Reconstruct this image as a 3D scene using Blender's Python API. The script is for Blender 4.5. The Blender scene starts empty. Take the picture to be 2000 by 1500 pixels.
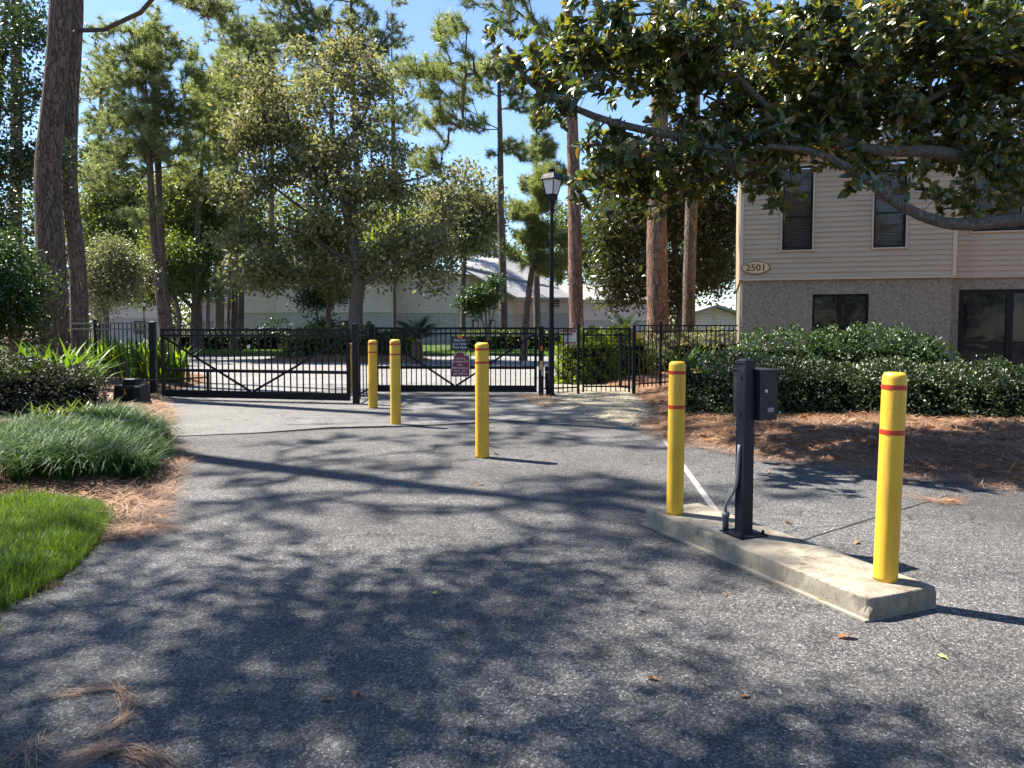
import bpy, math, random
import numpy as np
from mathutils import Vector, Matrix
from mathutils import noise as mnoise

SC = bpy.context.scene
COL = SC.collection
rad = math.radians

# ------------------------------------------------------------------ camera
CAM_H = 1.55
FPX = 1450.0            # focal length in pixels of a 2000 px wide picture
PITCH = rad(-3.0)
HOR = 637.0             # row of the horizon in the 2000x1500 picture
PPY = HOR + FPX * math.tan(-PITCH)
cam_data = bpy.data.cameras.new('camera')
cam = bpy.data.objects.new('camera', cam_data)
COL.objects.link(cam)
cam.location = (0, 0, CAM_H)
cam.rotation_euler = (rad(90) + PITCH, 0, 0)
cam_data.sensor_width = 36.0
cam_data.lens = FPX / 2000.0 * 36.0
cam_data.shift_y = (PPY - 750.0) / 2000.0
cam_data.clip_start = 0.05
cam_data.clip_end = 3000
SC.camera = cam

# ------------------------------------------------------------------ light
SUN_EL = 56.0
SUN_DIR = Vector((-0.885, 0.465, 0)).normalized()      # horizontal direction towards the sun
world = bpy.data.worlds.new('World')
SC.world = world
world.use_nodes = True
wn, wl = world.node_tree.nodes, world.node_tree.links
wn.clear()
w_out = wn.new('ShaderNodeOutputWorld')
w_bg = wn.new('ShaderNodeBackground')
w_bg.inputs['Strength'].default_value = 0.073
sky = wn.new('ShaderNodeTexSky')
sky.sky_type = 'NISHITA'
sky.sun_disc = False
sky.sun_elevation = rad(SUN_EL)
sky.sun_rotation = math.atan2(SUN_DIR.x, SUN_DIR.y)
sky.air_density = 1.0
sky.dust_density = 0.25
sky.ozone_density = 2.0
# a few thin white clouds low in the sky, all round
w_tc = wn.new('ShaderNodeTexCoord')
w_map = wn.new('ShaderNodeMapping')
w_map.inputs['Scale'].default_value = (1.0, 1.0, 3.2)
w_noise = wn.new('ShaderNodeTexNoise')
w_noise.inputs['Scale'].default_value = 3.4
w_noise.inputs['Detail'].default_value = 6
w_ramp = wn.new('ShaderNodeValToRGB')
w_ramp.color_ramp.elements[0].position = 0.70
w_ramp.color_ramp.elements[1].position = 0.9
w_mix = wn.new('ShaderNodeMixRGB')
w_mix.inputs['Color2'].default_value = (6.0, 6.2, 6.5, 1)
wl.new(w_tc.outputs['Generated'], w_map.inputs['Vector'])
wl.new(w_map.outputs['Vector'], w_noise.inputs['Vector'])
wl.new(w_noise.outputs['Fac'], w_ramp.inputs['Fac'])
wl.new(w_ramp.outputs['Color'], w_mix.inputs['Fac'])
w_tint = wn.new('ShaderNodeMixRGB'); w_tint.blend_type = 'MULTIPLY'; w_tint.inputs['Fac'].default_value = 1.0
w_tint.inputs['Color2'].default_value = (0.82, 0.88, 1.0, 1)
wl.new(sky.outputs['Color'], w_tint.inputs['Color1'])
wl.new(w_tint.outputs['Color'], w_mix.inputs['Color1'])
wl.new(w_mix.outputs['Color'], w_bg.inputs['Color'])
wl.new(w_bg.outputs['Background'], w_out.inputs['Surface'])

sun_data = bpy.data.lights.new('sun', 'SUN')
sun_data.energy = 5.0
sun_data.angle = rad(0.53)
sun_data.color = (1.0, 0.93, 0.83)
sun = bpy.data.objects.new('sun', sun_data)
COL.objects.link(sun)
to_sun = Vector((SUN_DIR.x * math.cos(rad(SUN_EL)), SUN_DIR.y * math.cos(rad(SUN_EL)), math.sin(rad(SUN_EL))))
sun.rotation_euler = to_sun.to_track_quat('Z', 'Y').to_euler()
sun.location = (-40, 20, 60)

SC.view_settings.view_transform = 'Standard'
SC.view_settings.look = 'None'
SC.view_settings.exposure = 1.8
SC.view_settings.gamma = 1.0
SC.view_settings.use_curve_mapping = False
SC.render.engine = 'CYCLES'
SC.cycles.max_bounces = 7
SC.cycles.diffuse_bounces = 4
SC.cycles.glossy_bounces = 3
SC.cycles.transmission_bounces = 4
SC.cycles.transparent_max_bounces = 6
SC.cycles.use_denoising = True
SC.cycles.use_adaptive_sampling = True
SC.cycles.adaptive_threshold = 0.02
SC.cycles.caustics_reflective = False
SC.cycles.caustics_refractive = False

# ------------------------------------------------------------------ pixel helpers (real distances come from the ground plane)
_ct, _st = math.cos(-PITCH), math.sin(-PITCH)
def ray(px, py):
    u = (px - 1000.0) / FPX
    v = (PPY - py) / FPX
    return np.array([u, _ct + v * _st, -_st + v * _ct])
def at(px, py, d):
    """point seen at a pixel of the photograph, d metres ahead"""
    r = ray(px, py)
    r = r * (d / r[1])
    return np.array([r[0], r[1], CAM_H + r[2]])
def gp(px, py, z=0.0):
    """point on the level z seen at a pixel"""
    r = ray(px, py)
    t = (z - CAM_H) / r[2]
    return np.array([r[0] * t, r[1] * t, z])

# ------------------------------------------------------------------ mesh building
class MB:
    def __init__(self):
        self.V, self.F, self.n = [], [], 0
    def add(self, V, F):
        V = np.asarray(V, float).reshape(-1, 3)
        if isinstance(F, np.ndarray):
            self.F.append(F + self.n)
        else:
            by = {}
            for f in F:
                by.setdefault(len(f), []).append(f)
            for k, fs in by.items():
                self.F.append(np.array(fs, int) + self.n)
        self.V.append(V)
        self.n += len(V)
        return self
    def box(self, c, s, ax=None):
        """box with centre c, size s, optional 3x3 axes (rows)"""
        c = np.asarray(c, float); s = np.asarray(s, float) / 2
        ax = np.eye(3) if ax is None else np.asarray(ax, float)
        k = np.array([[-1,-1,-1],[1,-1,-1],[1,1,-1],[-1,1,-1],[-1,-1,1],[1,-1,1],[1,1,1],[-1,1,1]], float)
        V = c + (k * s) @ ax
        return self.add(V, [(0,3,2,1),(4,5,6,7),(0,1,5,4),(1,2,6,5),(2,3,7,6),(3,0,4,7)])
    def bar(self, a, b, w, h=None, up=(0,0,1)):
        """square bar from a to b"""
        h = w if h is None else h
        a = np.asarray(a, float); b = np.asarray(b, float)
        d = b - a; L = np.linalg.norm(d); d = d / L
        up = np.asarray(up, float)
        if abs(d @ up) > 0.98: up = np.array([0,1.0,0])
        s = np.cross(d, up); s /= np.linalg.norm(s)
        t = np.cross(s, d)
        return self.box((a + b) / 2, (L, w, h), np.array([d, s, t]))
    def lathe(self, base, prof, n=20, phase=0.0):
        """profile [(r,z)...] turned round the vertical through base"""
        base = np.asarray(base, float)
        a = np.arange(n) * 2 * math.pi / n + phase
        rows = [np.stack([r * np.cos(a), r * np.sin(a), np.full(n, z)], 1) for r, z in prof]
        V = np.concatenate(rows) + base
        F = []
        for i in range(len(prof) - 1):
            for j in range(n):
                k = (j + 1) % n
                F.append((i*n+j, i*n+k, (i+1)*n+k, (i+1)*n+j))
        F.append(tuple(range(n))[::-1]); F.append(tuple((len(prof)-1)*n + j for j in range(n)))
        return self.add(V, F)
    def tube(self, pts, rr, n=8, jit=0.0, seed=0, cap=True):
        pts = np.asarray(pts, float); rr = np.broadcast_to(np.asarray(rr, float), (len(pts),))
        T = np.gradient(pts, axis=0); T /= np.linalg.norm(T, axis=1)[:, None] + 1e-9
        ref = np.array([0, 1.0, 0]) if abs(T[0][2]) > 0.6 else np.array([0, 0, 1.0])
        S = np.cross(T, ref); S /= np.linalg.norm(S, axis=1)[:, None] + 1e-9
        U = np.cross(S, T)
        a = np.arange(n) * 2 * math.pi / n
        R = rr[:, None] * np.ones(n)
        if jit:
            R = R * (1 + jit * np.random.default_rng(seed).normal(size=R.shape))
        V = pts[:, None] + R[..., None] * (np.cos(a)[None, :, None] * S[:, None] + np.sin(a)[None, :, None] * U[:, None])
        m = len(pts)
        i = np.arange(m - 1)[:, None] * n; j = np.arange(n)[None]; k = (j + 1) % n
        F = np.stack([i + j, i + k, i + n + k, i + n + j], -1).reshape(-1, 4)
        self.add(V.reshape(-1, 3), F)
        if cap:
            self.F.append(np.array([[self.n - n + q for q in range(n)]]))
            self.F.append(np.array([[self.n - m * n + q for q in range(n)][::-1]]))
        return self
    def prism(self, poly, z0, z1, M=None):
        """polygon (list of xy) extruded from z0 to z1, optional function mapping xyz"""
        n = len(poly)
        V = np.array([(x, y, z0) for x, y in poly] + [(x, y, z1) for x, y in poly], float)
        if M is not None: V = np.array([M(*v) for v in V])
        F = [tuple(range(n))[::-1], tuple(range(n, 2 * n))] + [(i, (i+1) % n, n + (i+1) % n, n + i) for i in range(n)]
        return self.add(V, F)

ORIG = {}
def make(name, mb, mat, parent=None, loc=None, smooth=False):
    V = np.concatenate(mb.V) if mb.V else np.zeros((0, 3))
    org = ORIG[parent.name] if parent is not None else np.asarray(loc if loc is not None else (0, 0, 0), float)
    V = V - org
    me = bpy.data.meshes.new(name)
    me.vertices.add(len(V)); me.vertices.foreach_set('co', V.astype(np.float32).ravel())
    loops = np.concatenate([f.ravel() for f in mb.F])
    tot = np.concatenate([np.full(len(f), f.shape[1]) for f in mb.F])
    start = np.concatenate([[0], np.cumsum(tot)[:-1]])
    me.loops.add(len(loops)); me.loops.foreach_set('vertex_index', loops.astype(np.int32))
    me.polygons.add(len(tot)); me.polygons.foreach_set('loop_start', start.astype(np.int32))
    me.polygons.foreach_set('loop_total', tot.astype(np.int32))
    me.polygons.foreach_set('use_smooth', np.full(len(tot), bool(smooth)))
    me.update(calc_edges=True)
    if mat is not None: me.materials.append(mat)
    o = bpy.data.objects.new(name, me); COL.objects.link(o)
    if parent is not None:
        o.parent = parent
    else:
        o.location = org
    ORIG[o.name] = org
    return o
def tag(o, label=None, cat=None, group=None, kind=None):
    if label: o['label'] = label
    if cat: o['category'] = cat
    if group: o['group'] = group
    if kind: o['kind'] = kind
    return o
def thing(name, label, cat, loc, group=None):
    o = bpy.data.objects.new(name, None); COL.objects.link(o)
    o.empty_display_size = 0.2
    o.location = [float(v) for v in loc]
    ORIG[o.name] = np.asarray(loc, float)
    return tag(o, label, cat, group)
def share(name, src, parent, offset):
    """another piece with the same mesh, offset from the first"""
    o = bpy.data.objects.new(name, src.data); COL.objects.link(o)
    o.parent = parent; o.location = [float(v) for v in offset]
    ORIG[o.name] = ORIG[parent.name]
    return o

# ------------------------------------------------------------------ materials
def nt(name):
    m = bpy.data.materials.new(name); m.use_nodes = True
    m.node_tree.nodes.clear()
    N, L = m.node_tree.nodes, m.node_tree.links
    out = N.new('ShaderNodeOutputMaterial')
    return m, N, L, out
def node(N, t, **kw):
    n = N.new(t)
    for k, v in kw.items():
        if k in n.inputs: n.inputs[k].default_value = v
        else: setattr(n, k, v)
    return n
def ramp(N, stops):
    r = N.new('ShaderNodeValToRGB'); cr = r.color_ramp
    while len(cr.elements) < len(stops): cr.elements.new(0.5)
    for e, (p, c) in zip(cr.elements, stops):
        e.position = p; e.color = (c, c, c, 1) if isinstance(c, (int, float)) else (*c, 1)
    return r
def mixc(N, L, fac, a, b, mode='MIX'):
    m = N.new('ShaderNodeMixRGB'); m.blend_type = mode
    for s, v in (('Fac', fac), ('Color1', a), ('Color2', b)):
        if isinstance(v, (int, float)): m.inputs[s].default_value = v if s == 'Fac' else (v, v, v, 1)
        elif isinstance(v, tuple): m.inputs[s].default_value = (*v, 1)
        else: L.new(v, m.inputs[s])
    return m.outputs['Color']
def coords(N, L, scale=(1, 1, 1), kind='Object'):
    tc = N.new('ShaderNodeTexCoord'); mp = N.new('ShaderNodeMapping')
    mp.inputs['Scale'].default_value = scale
    L.new(tc.outputs[kind], mp.inputs['Vector'])
    return mp.outputs['Vector']
def noise_t(N, L, vec, scale, detail=4, rough=0.55):
    n = node(N, 'ShaderNodeTexNoise', Scale=scale, Detail=detail, Roughness=rough); L.new(vec, n.inputs['Vector'])
    return n.outputs['Fac']
def bump(N, L, h, strength, dist, prev=None):
    b = node(N, 'ShaderNodeBump', Strength=strength, Distance=dist); L.new(h, b.inputs['Height'])
    if prev is not None: L.new(prev, b.inputs['Normal'])
    return b.outputs['Normal']
def paint(name, col, rough=0.45, var=0.15, scale=6.0, bumps=0.0, metallic=0.0, spec=0.5, dirt=None, dirt_amt=0.5):
    m, N, L, out = nt(name)
    p = node(N, 'ShaderNodeBsdfPrincipled', Roughness=rough, Metallic=metallic)
    p.inputs['Specular IOR Level'].default_value = spec
    v = coords(N, L)
    f = noise_t(N, L, v, scale, 5)
    dark = tuple(c * (1 - var) for c in col); lite = tuple(min(1, c * (1 + var)) for c in col)
    r = ramp(N, [(0.3, dark), (0.7, lite)]); L.new(f, r.inputs['Fac'])
    c = r.outputs['Color']
    if dirt:
        f2 = noise_t(N, L, v, scale * 2.3, 8, 0.7)
        r2 = ramp(N, [(0.52, 0.0), (0.72, dirt_amt)]); L.new(f2, r2.inputs['Fac'])
        c = mixc(N, L, r2.outputs['Color'], c, dirt)
    L.new(c, p.inputs['Base Color'])
    rr = ramp(N, [(0.3, max(0, rough - 0.1)), (0.7, min(1, rough + 0.1))]); L.new(f, rr.inputs['Fac']); L.new(rr.outputs['Color'], p.inputs['Roughness'])
    if bumps:
        L.new(bump(N, L, noise_t(N, L, v, 60, 6), bumps, 0.01), p.inputs['Normal'])
    L.new(p.outputs['BSDF'], out.inputs['Surface'])
    return m
def leaf_mat(name, cols, rough=0.45, trans=0.3, tcol=None, under=None, spec=0.5, gain=1.0):
    """foliage: colour varies from leaf to leaf, light passes through"""
    m, N, L, out = nt(name)
    g = N.new('ShaderNodeNewGeometry')
    n = len(cols)
    r = ramp(N, [(i / max(1, n - 1), tuple(x * gain for x in c)) for i, c in enumerate(cols)])
    L.new(g.outputs['Random Per Island'], r.inputs['Fac'])
    c = r.outputs['Color']
    p = node(N, 'ShaderNodeBsdfPrincipled', Roughness=rough)
    p.inputs['Specular IOR Level'].default_value = spec
    if under is not None:
        cc = mixc(N, L, g.outputs['Backfacing'], c, under)
        rr = mixc(N, L, g.outputs['Backfacing'], rough, 0.75)
        L.new(rr, p.inputs['Roughness'])
    else:
        cc = c
    L.new(cc, p.inputs['Base Color'])
    t = N.new('ShaderNodeBsdfTranslucent')
    tc = mixc(N, L, 1.0, c, tcol or (2.2, 2.0, 0.9), 'MULTIPLY')
    L.new(tc, t.inputs['Color'])
    mx = node(N, 'ShaderNodeMixShader', Fac=trans)
    L.new(p.outputs['BSDF'], mx.inputs[1]); L.new(t.outputs['BSDF'], mx.inputs[2])
    L.new(mx.outputs['Shader'], out.inputs['Surface'])
    return m
def bark_mat(name, c_dark, c_mid, c_lite, cell=14.0, stretch=0.28, depth=0.03):
    m, N, L, out = nt(name)
    v = coords(N, L, (1, 1, stretch))
    wob = node(N, 'ShaderNodeTexNoise', Scale=5.0, Detail=3.0); L.new(v, wob.inputs['Vector'])
    add = N.new('ShaderNodeVectorMath'); add.operation = 'MULTIPLY_ADD'
    add.inputs[1].default_value = (0.22, 0.22, 0.22)
    L.new(wob.outputs['Color'], add.inputs[0]); L.new(v, add.inputs[2])
    vo = node(N, 'ShaderNodeTexVoronoi', Scale=cell, feature='DISTANCE_TO_EDGE'); L.new(add.outputs[0], vo.inputs['Vector'])
    vc = node(N, 'ShaderNodeTexVoronoi', Scale=cell); L.new(add.outputs[0], vc.inputs['Vector'])
    e = ramp(N, [(0.0, 0.05), (0.09, 1.0)]); L.new(vo.outputs['Distance'], e.inputs['Fac'])
    bw = N.new('ShaderNodeRGBToBW'); L.new(vc.outputs['Color'], bw.inputs['Color'])
    pl = ramp(N, [(0.1, c_mid), (0.9, c_lite)]); L.new(bw.outputs['Val'], pl.inputs['Fac'])
    fine = noise_t(N, L, coords(N, L, (1, 1, 0.3)), 45, 6, 0.7)
    fr = ramp(N, [(0.25, 0.5), (0.75, 1.4)]); L.new(fine, fr.inputs['Fac'])
    c1 = mixc(N, L, 1.0, pl.outputs['Color'], fr.outputs['Color'], 'MULTIPLY')
    c = mixc(N, L, e.outputs['Color'], c_dark, c1)
    p = node(N, 'ShaderNodeBsdfPrincipled', Roughness=0.9)
    p.inputs['Specular IOR Level'].default_value = 0.2
    L.new(c, p.inputs['Base Color'])
    hh = mixc(N, L, 0.35, e.outputs['Color'], fine)
    L.new(bump(N, L, hh, 1.0, depth), p.inputs['Normal'])
    L.new(p.outputs['BSDF'], out.inputs['Surface'])
    return m
def asphalt_mat(name, lo, mid, hi, stone=110.0, tint=(1, 1, 1), crack=True, stain=0.35, bstr=0.6):
    m, N, L, out = nt(name)
    v = coords(N, L)
    vo = node(N, 'ShaderNodeTexVoronoi', Scale=stone); L.new(v, vo.inputs['Vector'])
    bw = N.new('ShaderNodeRGBToBW'); L.new(vo.outputs['Color'], bw.inputs['Color'])
    r = ramp(N, [(0.15, lo), (0.5, mid), (0.85, hi), (0.93, hi * 1.5)]); L.new(bw.outputs['Val'], r.inputs['Fac'])
    big = noise_t(N, L, v, 0.55, 5, 0.6)
    br = ramp(N, [(0.3, 1 - stain), (0.72, 1 + stain * 0.6)]); L.new(big, br.inputs['Fac'])
    c = mixc(N, L, 1.0, r.outputs['Color'], br.outputs['Color'], 'MULTIPLY')
    med = noise_t(N, L, v, 9, 4, 0.6)
    mr = ramp(N, [(0.3, 0.82), (0.7, 1.15)]); L.new(med, mr.inputs['Fac'])
    c = mixc(N, L, 1.0, c, mr.outputs['Color'], 'MULTIPLY')
    c = mixc(N, L, 1.0, c, tint, 'MULTIPLY')
    sv = node(N, 'ShaderNodeTexVoronoi', Scale=1.7); L.new(v, sv.inputs['Vector'])      # sparse oil spots
    sn_ = noise_t(N, L, v, 6, 5, 0.7)
    sd = N.new('ShaderNodeMath'); sd.operation = 'MULTIPLY_ADD'; sd.inputs[1].default_value = 0.35; L.new(sn_, sd.inputs[0]); L.new(sv.outputs['Distance'], sd.inputs[2])
    so = ramp(N, [(0.24, 0.62), (0.36, 1.0)]); L.new(sd.outputs[0], so.inputs['Fac'])
    c = mixc(N, L, 1.0, c, so.outputs['Color'], 'MULTIPLY')
    hgt = bw.outputs['Val']
    dist = node(N, 'ShaderNodeTexVoronoi', Scale=stone, feature='DISTANCE_TO_EDGE'); L.new(v, dist.inputs['Vector'])
    dr = ramp(N, [(0.0, 0.0), (0.3, 1.0)]); L.new(dist.outputs['Distance'], dr.inputs['Fac'])
    gap = ramp(N, [(0.0, 0.45), (0.22, 1.0)]); L.new(dist.outputs['Distance'], gap.inputs['Fac'])
    c = mixc(N, L, 1.0, c, gap.outputs['Color'], 'MULTIPLY')
    nrm = bump(N, L, mixc(N, L, 0.5, dr.outputs['Color'], hgt), bstr, 0.006)
    nrm = bump(N, L, med, 0.25, 0.02, nrm)
    if crack:
        wob = node(N, 'ShaderNodeTexNoise', Scale=2.2, Detail=6.0, Roughness=0.65); L.new(v, wob.inputs['Vector'])
        ad = N.new('ShaderNodeVectorMath'); ad.operation = 'MULTIPLY_ADD'; ad.inputs[1].default_value = (0.5, 0.5, 0.5)
        L.new(wob.outputs['Color'], ad.inputs[0]); L.new(v, ad.inputs[2])
        ck = node(N, 'ShaderNodeTexVoronoi', Scale=0.9, feature='DISTANCE_TO_EDGE'); L.new(ad.outputs[0], ck.inputs['Vector'])
        kr = ramp(N, [(0.0, 1.0), (0.009, 0.0)]); L.new(ck.outputs['Distance'], kr.inputs['Fac'])
        msk = noise_t(N, L, v, 1.3, 3)
        mk = ramp(N, [(0.46, 0.0), (0.56, 0.85)]); L.new(msk, mk.inputs['Fac'])
        k = mixc(N, L, 1.0, kr.outputs['Color'], mk.outputs['Color'], 'MULTIPLY')
        c = mixc(N, L, k, c, (0.018, 0.018, 0.02))
        c2k = node(N, 'ShaderNodeTexVoronoi', Scale=4.2, feature='DISTANCE_TO_EDGE'); L.new(ad.outputs[0], c2k.inputs['Vector'])   # fine crazing in worn areas
        k2r = ramp(N, [(0.0, 1.0), (0.022, 0.0)]); L.new(c2k.outputs['Distance'], k2r.inputs['Fac'])
        m2 = ramp(N, [(0.55, 0.0), (0.66, 0.7)]); L.new(noise_t(N, L, v, 0.8, 4), m2.inputs['Fac'])
        k2 = mixc(N, L, 1.0, k2r.outputs['Color'], m2.outputs['Color'], 'MULTIPLY')
        c = mixc(N, L, k2, c, (0.022, 0.021, 0.021))
        inv = N.new('ShaderNodeInvert'); L.new(k, inv.inputs['Color'])
        nrm = bump(N, L, inv.outputs['Color'], 0.6, 0.01, nrm)
    p = node(N, 'ShaderNodeBsdfPrincipled', Roughness=0.82)
    p.inputs['Specular IOR Level'].default_value = 0.35
    L.new(c, p.inputs['Base Color']); L.new(nrm, p.inputs['Normal'])
    L.new(p.outputs['BSDF'], out.inputs['Surface'])
    return m
def straw_mat(name, a, b, c_, scale=1.0):
    m, N, L, out = nt(name)
    v = coords(N, L)
    f1 = noise_t(N, L, coords(N, L, (60 * scale, 9 * scale, 9)), 1.0, 6, 0.7)
    f2 = noise_t(N, L, coords(N, L, (9 * scale, 55 * scale, 9)), 1.0, 6, 0.7)
    f = mixc(N, L, noise_t(N, L, v, 4, 3), f1, f2)
    r = ramp(N, [(0.3, a), (0.5, b), (0.72, c_)]); L.new(f, r.inputs['Fac'])
    big = noise_t(N, L, v, 0.9, 4)
    br = ramp(N, [(0.3, 0.7), (0.7, 1.2)]); L.new(big, br.inputs['Fac'])
    col = mixc(N, L, 1.0, r.outputs['Color'], br.outputs['Color'], 'MULTIPLY')
    p = node(N, 'ShaderNodeBsdfPrincipled', Roughness=0.95)
    p.inputs['Specular IOR Level'].default_value = 0.15
    L.new(col, p.inputs['Base Color']); L.new(bump(N, L, f, 1.0, 0.03), p.inputs['Normal'])
    L.new(p.outputs['BSDF'], out.inputs['Surface'])
    return m
def concrete_mat(name, col, stain=(0.10, 0.085, 0.06), amt=0.75, pits=True):
    m, N, L, out = nt(name)
    v = coords(N, L)
    f = noise_t(N, L, v, 3.5, 8, 0.7)
    r = ramp(N, [(0.35, tuple(x * 0.7 for x in col)), (0.65, tuple(min(1, x * 1.15) for x in col))]); L.new(f, r.inputs['Fac'])
    st = noise_t(N, L, coords(N, L, (1, 1, 0.35)), 7, 8, 0.75)
    sr = ramp(N, [(0.48, 0.0), (0.68, amt)]); L.new(st, sr.inputs['Fac'])
    c = mixc(N, L, sr.outputs['Color'], r.outputs['Color'], stain)
    gr = noise_t(N, L, v, 220, 3, 0.8)
    g2 = ramp(N, [(0.3, 0.72), (0.7, 1.25)]); L.new(gr, g2.inputs['Fac'])
    c = mixc(N, L, 1.0, c, g2.outputs['Color'], 'MULTIPLY')
    nrm = bump(N, L, gr, 0.35, 0.004)
    if pits:
        vo = node(N, 'ShaderNodeTexVoronoi', Scale=38.0); L.new(v, vo.inputs['Vector'])
        pr = ramp(N, [(0.10, 0.0), (0.2, 1.0)]); L.new(vo.outputs['Distance'], pr.inputs['Fac'])
        pm = ramp(N, [(0.55, 1.0), (0.62, 0.0)]); L.new(noise_t(N, L, v, 5, 3), pm.inputs['Fac'])
        pit = mixc(N, L, 1.0, pr.outputs['Color'], pm.outputs['Color'], 'LIGHTEN')
        c = mixc(N, L, pit, (0.05, 0.043, 0.035), c)
        nrm = bump(N, L, pit, 0.8, 0.01, nrm)
    p = node(N, 'ShaderNodeBsdfPrincipled', Roughness=0.9)
    p.inputs['Specular IOR Level'].default_value = 0.25
    L.new(c, p.inputs['Base Color']); L.new(nrm, p.inputs['Normal'])
    L.new(p.outputs['BSDF'], out.inputs['Surface'])
    return m
def stucco_mat(name, col):
    m, N, L, out = nt(name)
    v = coords(N, L)
    vo = node(N, 'ShaderNodeTexVoronoi', Scale=26.0); L.new(v, vo.inputs['Vector'])
    bw = N.new('ShaderNodeRGBToBW'); L.new(vo.outputs['Color'], bw.inputs['Color'])
    r = ramp(N, [(0.1, tuple(x * 0.72 for x in col)), (0.4, col), (0.8, tuple(x * 1.15 for x in col)), (0.95, (0.34, 0.32, 0.29))]); L.new(bw.outputs['Val'], r.inputs['Fac'])
    f = noise_t(N, L, v, 14, 8, 0.75)
    fr = ramp(N, [(0.3, 0.65), (0.7, 1.2)]); L.new(f, fr.inputs['Fac'])
    c = mixc(N, L, 1.0, r.outputs['Color'], fr.outputs['Color'], 'MULTIPLY')
    p = node(N, 'ShaderNodeBsdfPrincipled', Roughness=0.95)
    L.new(c, p.inputs['Base Color'])
    L.new(bump(N, L, mixc(N, L, 0.5, f, bw.outputs['Val']), 0.9, 0.02), p.inputs['Normal'])
    L.new(p.outputs['BSDF'], out.inputs['Surface'])
    return m
def glass_mat(name, tint=(0.03, 0.035, 0.04), see=0.35):
    m, N, L, out = nt(name)
    g = node(N, 'ShaderNodeBsdfPrincipled', Roughness=0.04)
    g.inputs['Base Color'].default_value = (*tint, 1)
    g.inputs['Specular IOR Level'].default_value = 0.9
    v = coords(N, L)
    L.new(bump(N, L, noise_t(N, L, v, 1.6, 2), 0.12, 0.05), g.inputs['Normal'])
    t = N.new('ShaderNodeBsdfTransparent')
    mx = node(N, 'ShaderNodeMixShader', Fac=see)
    L.new(g.outputs['BSDF'], mx.inputs[1]); L.new(t.outputs['BSDF'], mx.inputs[2])
    L.new(mx.outputs['Shader'], out.inputs['Surface'])
    return m

M = {}
M['asphalt'] = asphalt_mat('asphalt', 0.05, 0.115, 0.235, stone=92, tint=(1.0, 0.978, 0.955), bstr=0.9, stain=0.45)
M['asphalt_new'] = asphalt_mat('asphalt_inner', 0.16, 0.26, 0.36, stone=90, tint=(1.0, 0.97, 0.95), crack=False, stain=0.2)
M['apron'] = asphalt_mat('apron', 0.09, 0.165, 0.27, stone=105, tint=(1.0, 0.975, 0.94), crack=True, stain=0.25)
M['gravel'] = asphalt_mat('gravel', 0.14, 0.32, 0.48, stone=55, tint=(1.0, 0.89, 0.66), crack=False, stain=0.25, bstr=1.0)
M['pebble'] = paint('pebble', (0.52, 0.44, 0.30), 0.9, 0.5, 20)
M['straw'] = straw_mat('straw_ground', (0.045, 0.024, 0.015), (0.18, 0.098, 0.058), (0.37, 0.24, 0.155))
M['earth'] = straw_mat('earth', (0.035, 0.026, 0.018), (0.08, 0.058, 0.038), (0.13, 0.10, 0.065))
M['lawn'] = straw_mat('lawn_ground', (0.02, 0.035, 0.008), (0.045, 0.075, 0.015), (0.07, 0.12, 0.025))
M['concrete'] = concrete_mat('concrete', (0.27, 0.24, 0.185), amt=0.95)
M['kerb'] = concrete_mat('kerb_concrete', (0.29, 0.26, 0.21), pits=False)
M['black'] = paint('black_metal', (0.008, 0.009, 0.012), 0.5, 0.3, 9, 0.05, spec=0.22, dirt=(0.035, 0.03, 0.028), dirt_amt=0.3)
M['black_plastic'] = paint('black_plastic', (0.013, 0.015, 0.021), 0.5, 0.25, 8, 0.08, spec=0.3, dirt=(0.05, 0.045, 0.04), dirt_amt=0.35)
M['navy'] = paint('dark_post', (0.007, 0.009, 0.016), 0.45, 0.3, 6, 0.05, spec=0.25, dirt=(0.05, 0.045, 0.045), dirt_amt=0.4)
M['yellow'] = paint('yellow_sleeve', (0.68, 0.42, 0.03), 0.45, 0.08, 7, 0.06, dirt=(0.30, 0.19, 0.05), dirt_amt=0.5)
def sleeve_mat(name):
    m, N, L, out = nt(name)
    v = coords(N, L)
    base = ramp(N, [(0.3, (0.60, 0.345, 0.022)), (0.7, (0.74, 0.43, 0.03))]); L.new(noise_t(N, L, v, 3.0, 5), base.inputs['Fac'])
    st = ramp(N, [(0.53, 0.0), (0.74, 0.55)]); L.new(noise_t(N, L, coords(N, L, (30, 30, 1.6)), 1.0, 6, 0.7), st.inputs['Fac'])   # run-off streaks
    c = mixc(N, L, st.outputs['Color'], base.outputs['Color'], (0.33, 0.22, 0.06))
    sc_ = ramp(N, [(0.64, 0.0), (0.69, 0.75)]); L.new(noise_t(N, L, coords(N, L, (7, 7, 16)), 1.0, 8, 0.8), sc_.inputs['Fac'])       # scuffs
    c = mixc(N, L, sc_.outputs['Color'], c, (0.16, 0.12, 0.07))
    p = node(N, 'ShaderNodeBsdfPrincipled', Roughness=0.5)
    rr = ramp(N, [(0.3, 0.36), (0.7, 0.62)]); L.new(noise_t(N, L, v, 9, 6), rr.inputs['Fac']); L.new(rr.outputs['Color'], p.inputs['Roughness'])
    L.new(c, p.inputs['Base Color'])
    nb_ = bump(N, L, noise_t(N, L, coords(N, L, (5, 5, 1.0)), 1.0, 3), 0.5, 0.02)
    L.new(bump(N, L, noise_t(N, L, v, 70, 4), 0.12, 0.01, nb_), p.inputs['Normal'])
    L.new(p.outputs['BSDF'], out.inputs['Surface'])
    return m
M['sleeve'] = sleeve_mat('bollard_sleeve')
M['redband'] = paint('red_band', (0.42, 0.030, 0.010), 0.4, 0.15, 6)
M['grey_pvc'] = paint('grey_conduit', (0.20, 0.21, 0.22), 0.5, 0.2, 9)
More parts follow.
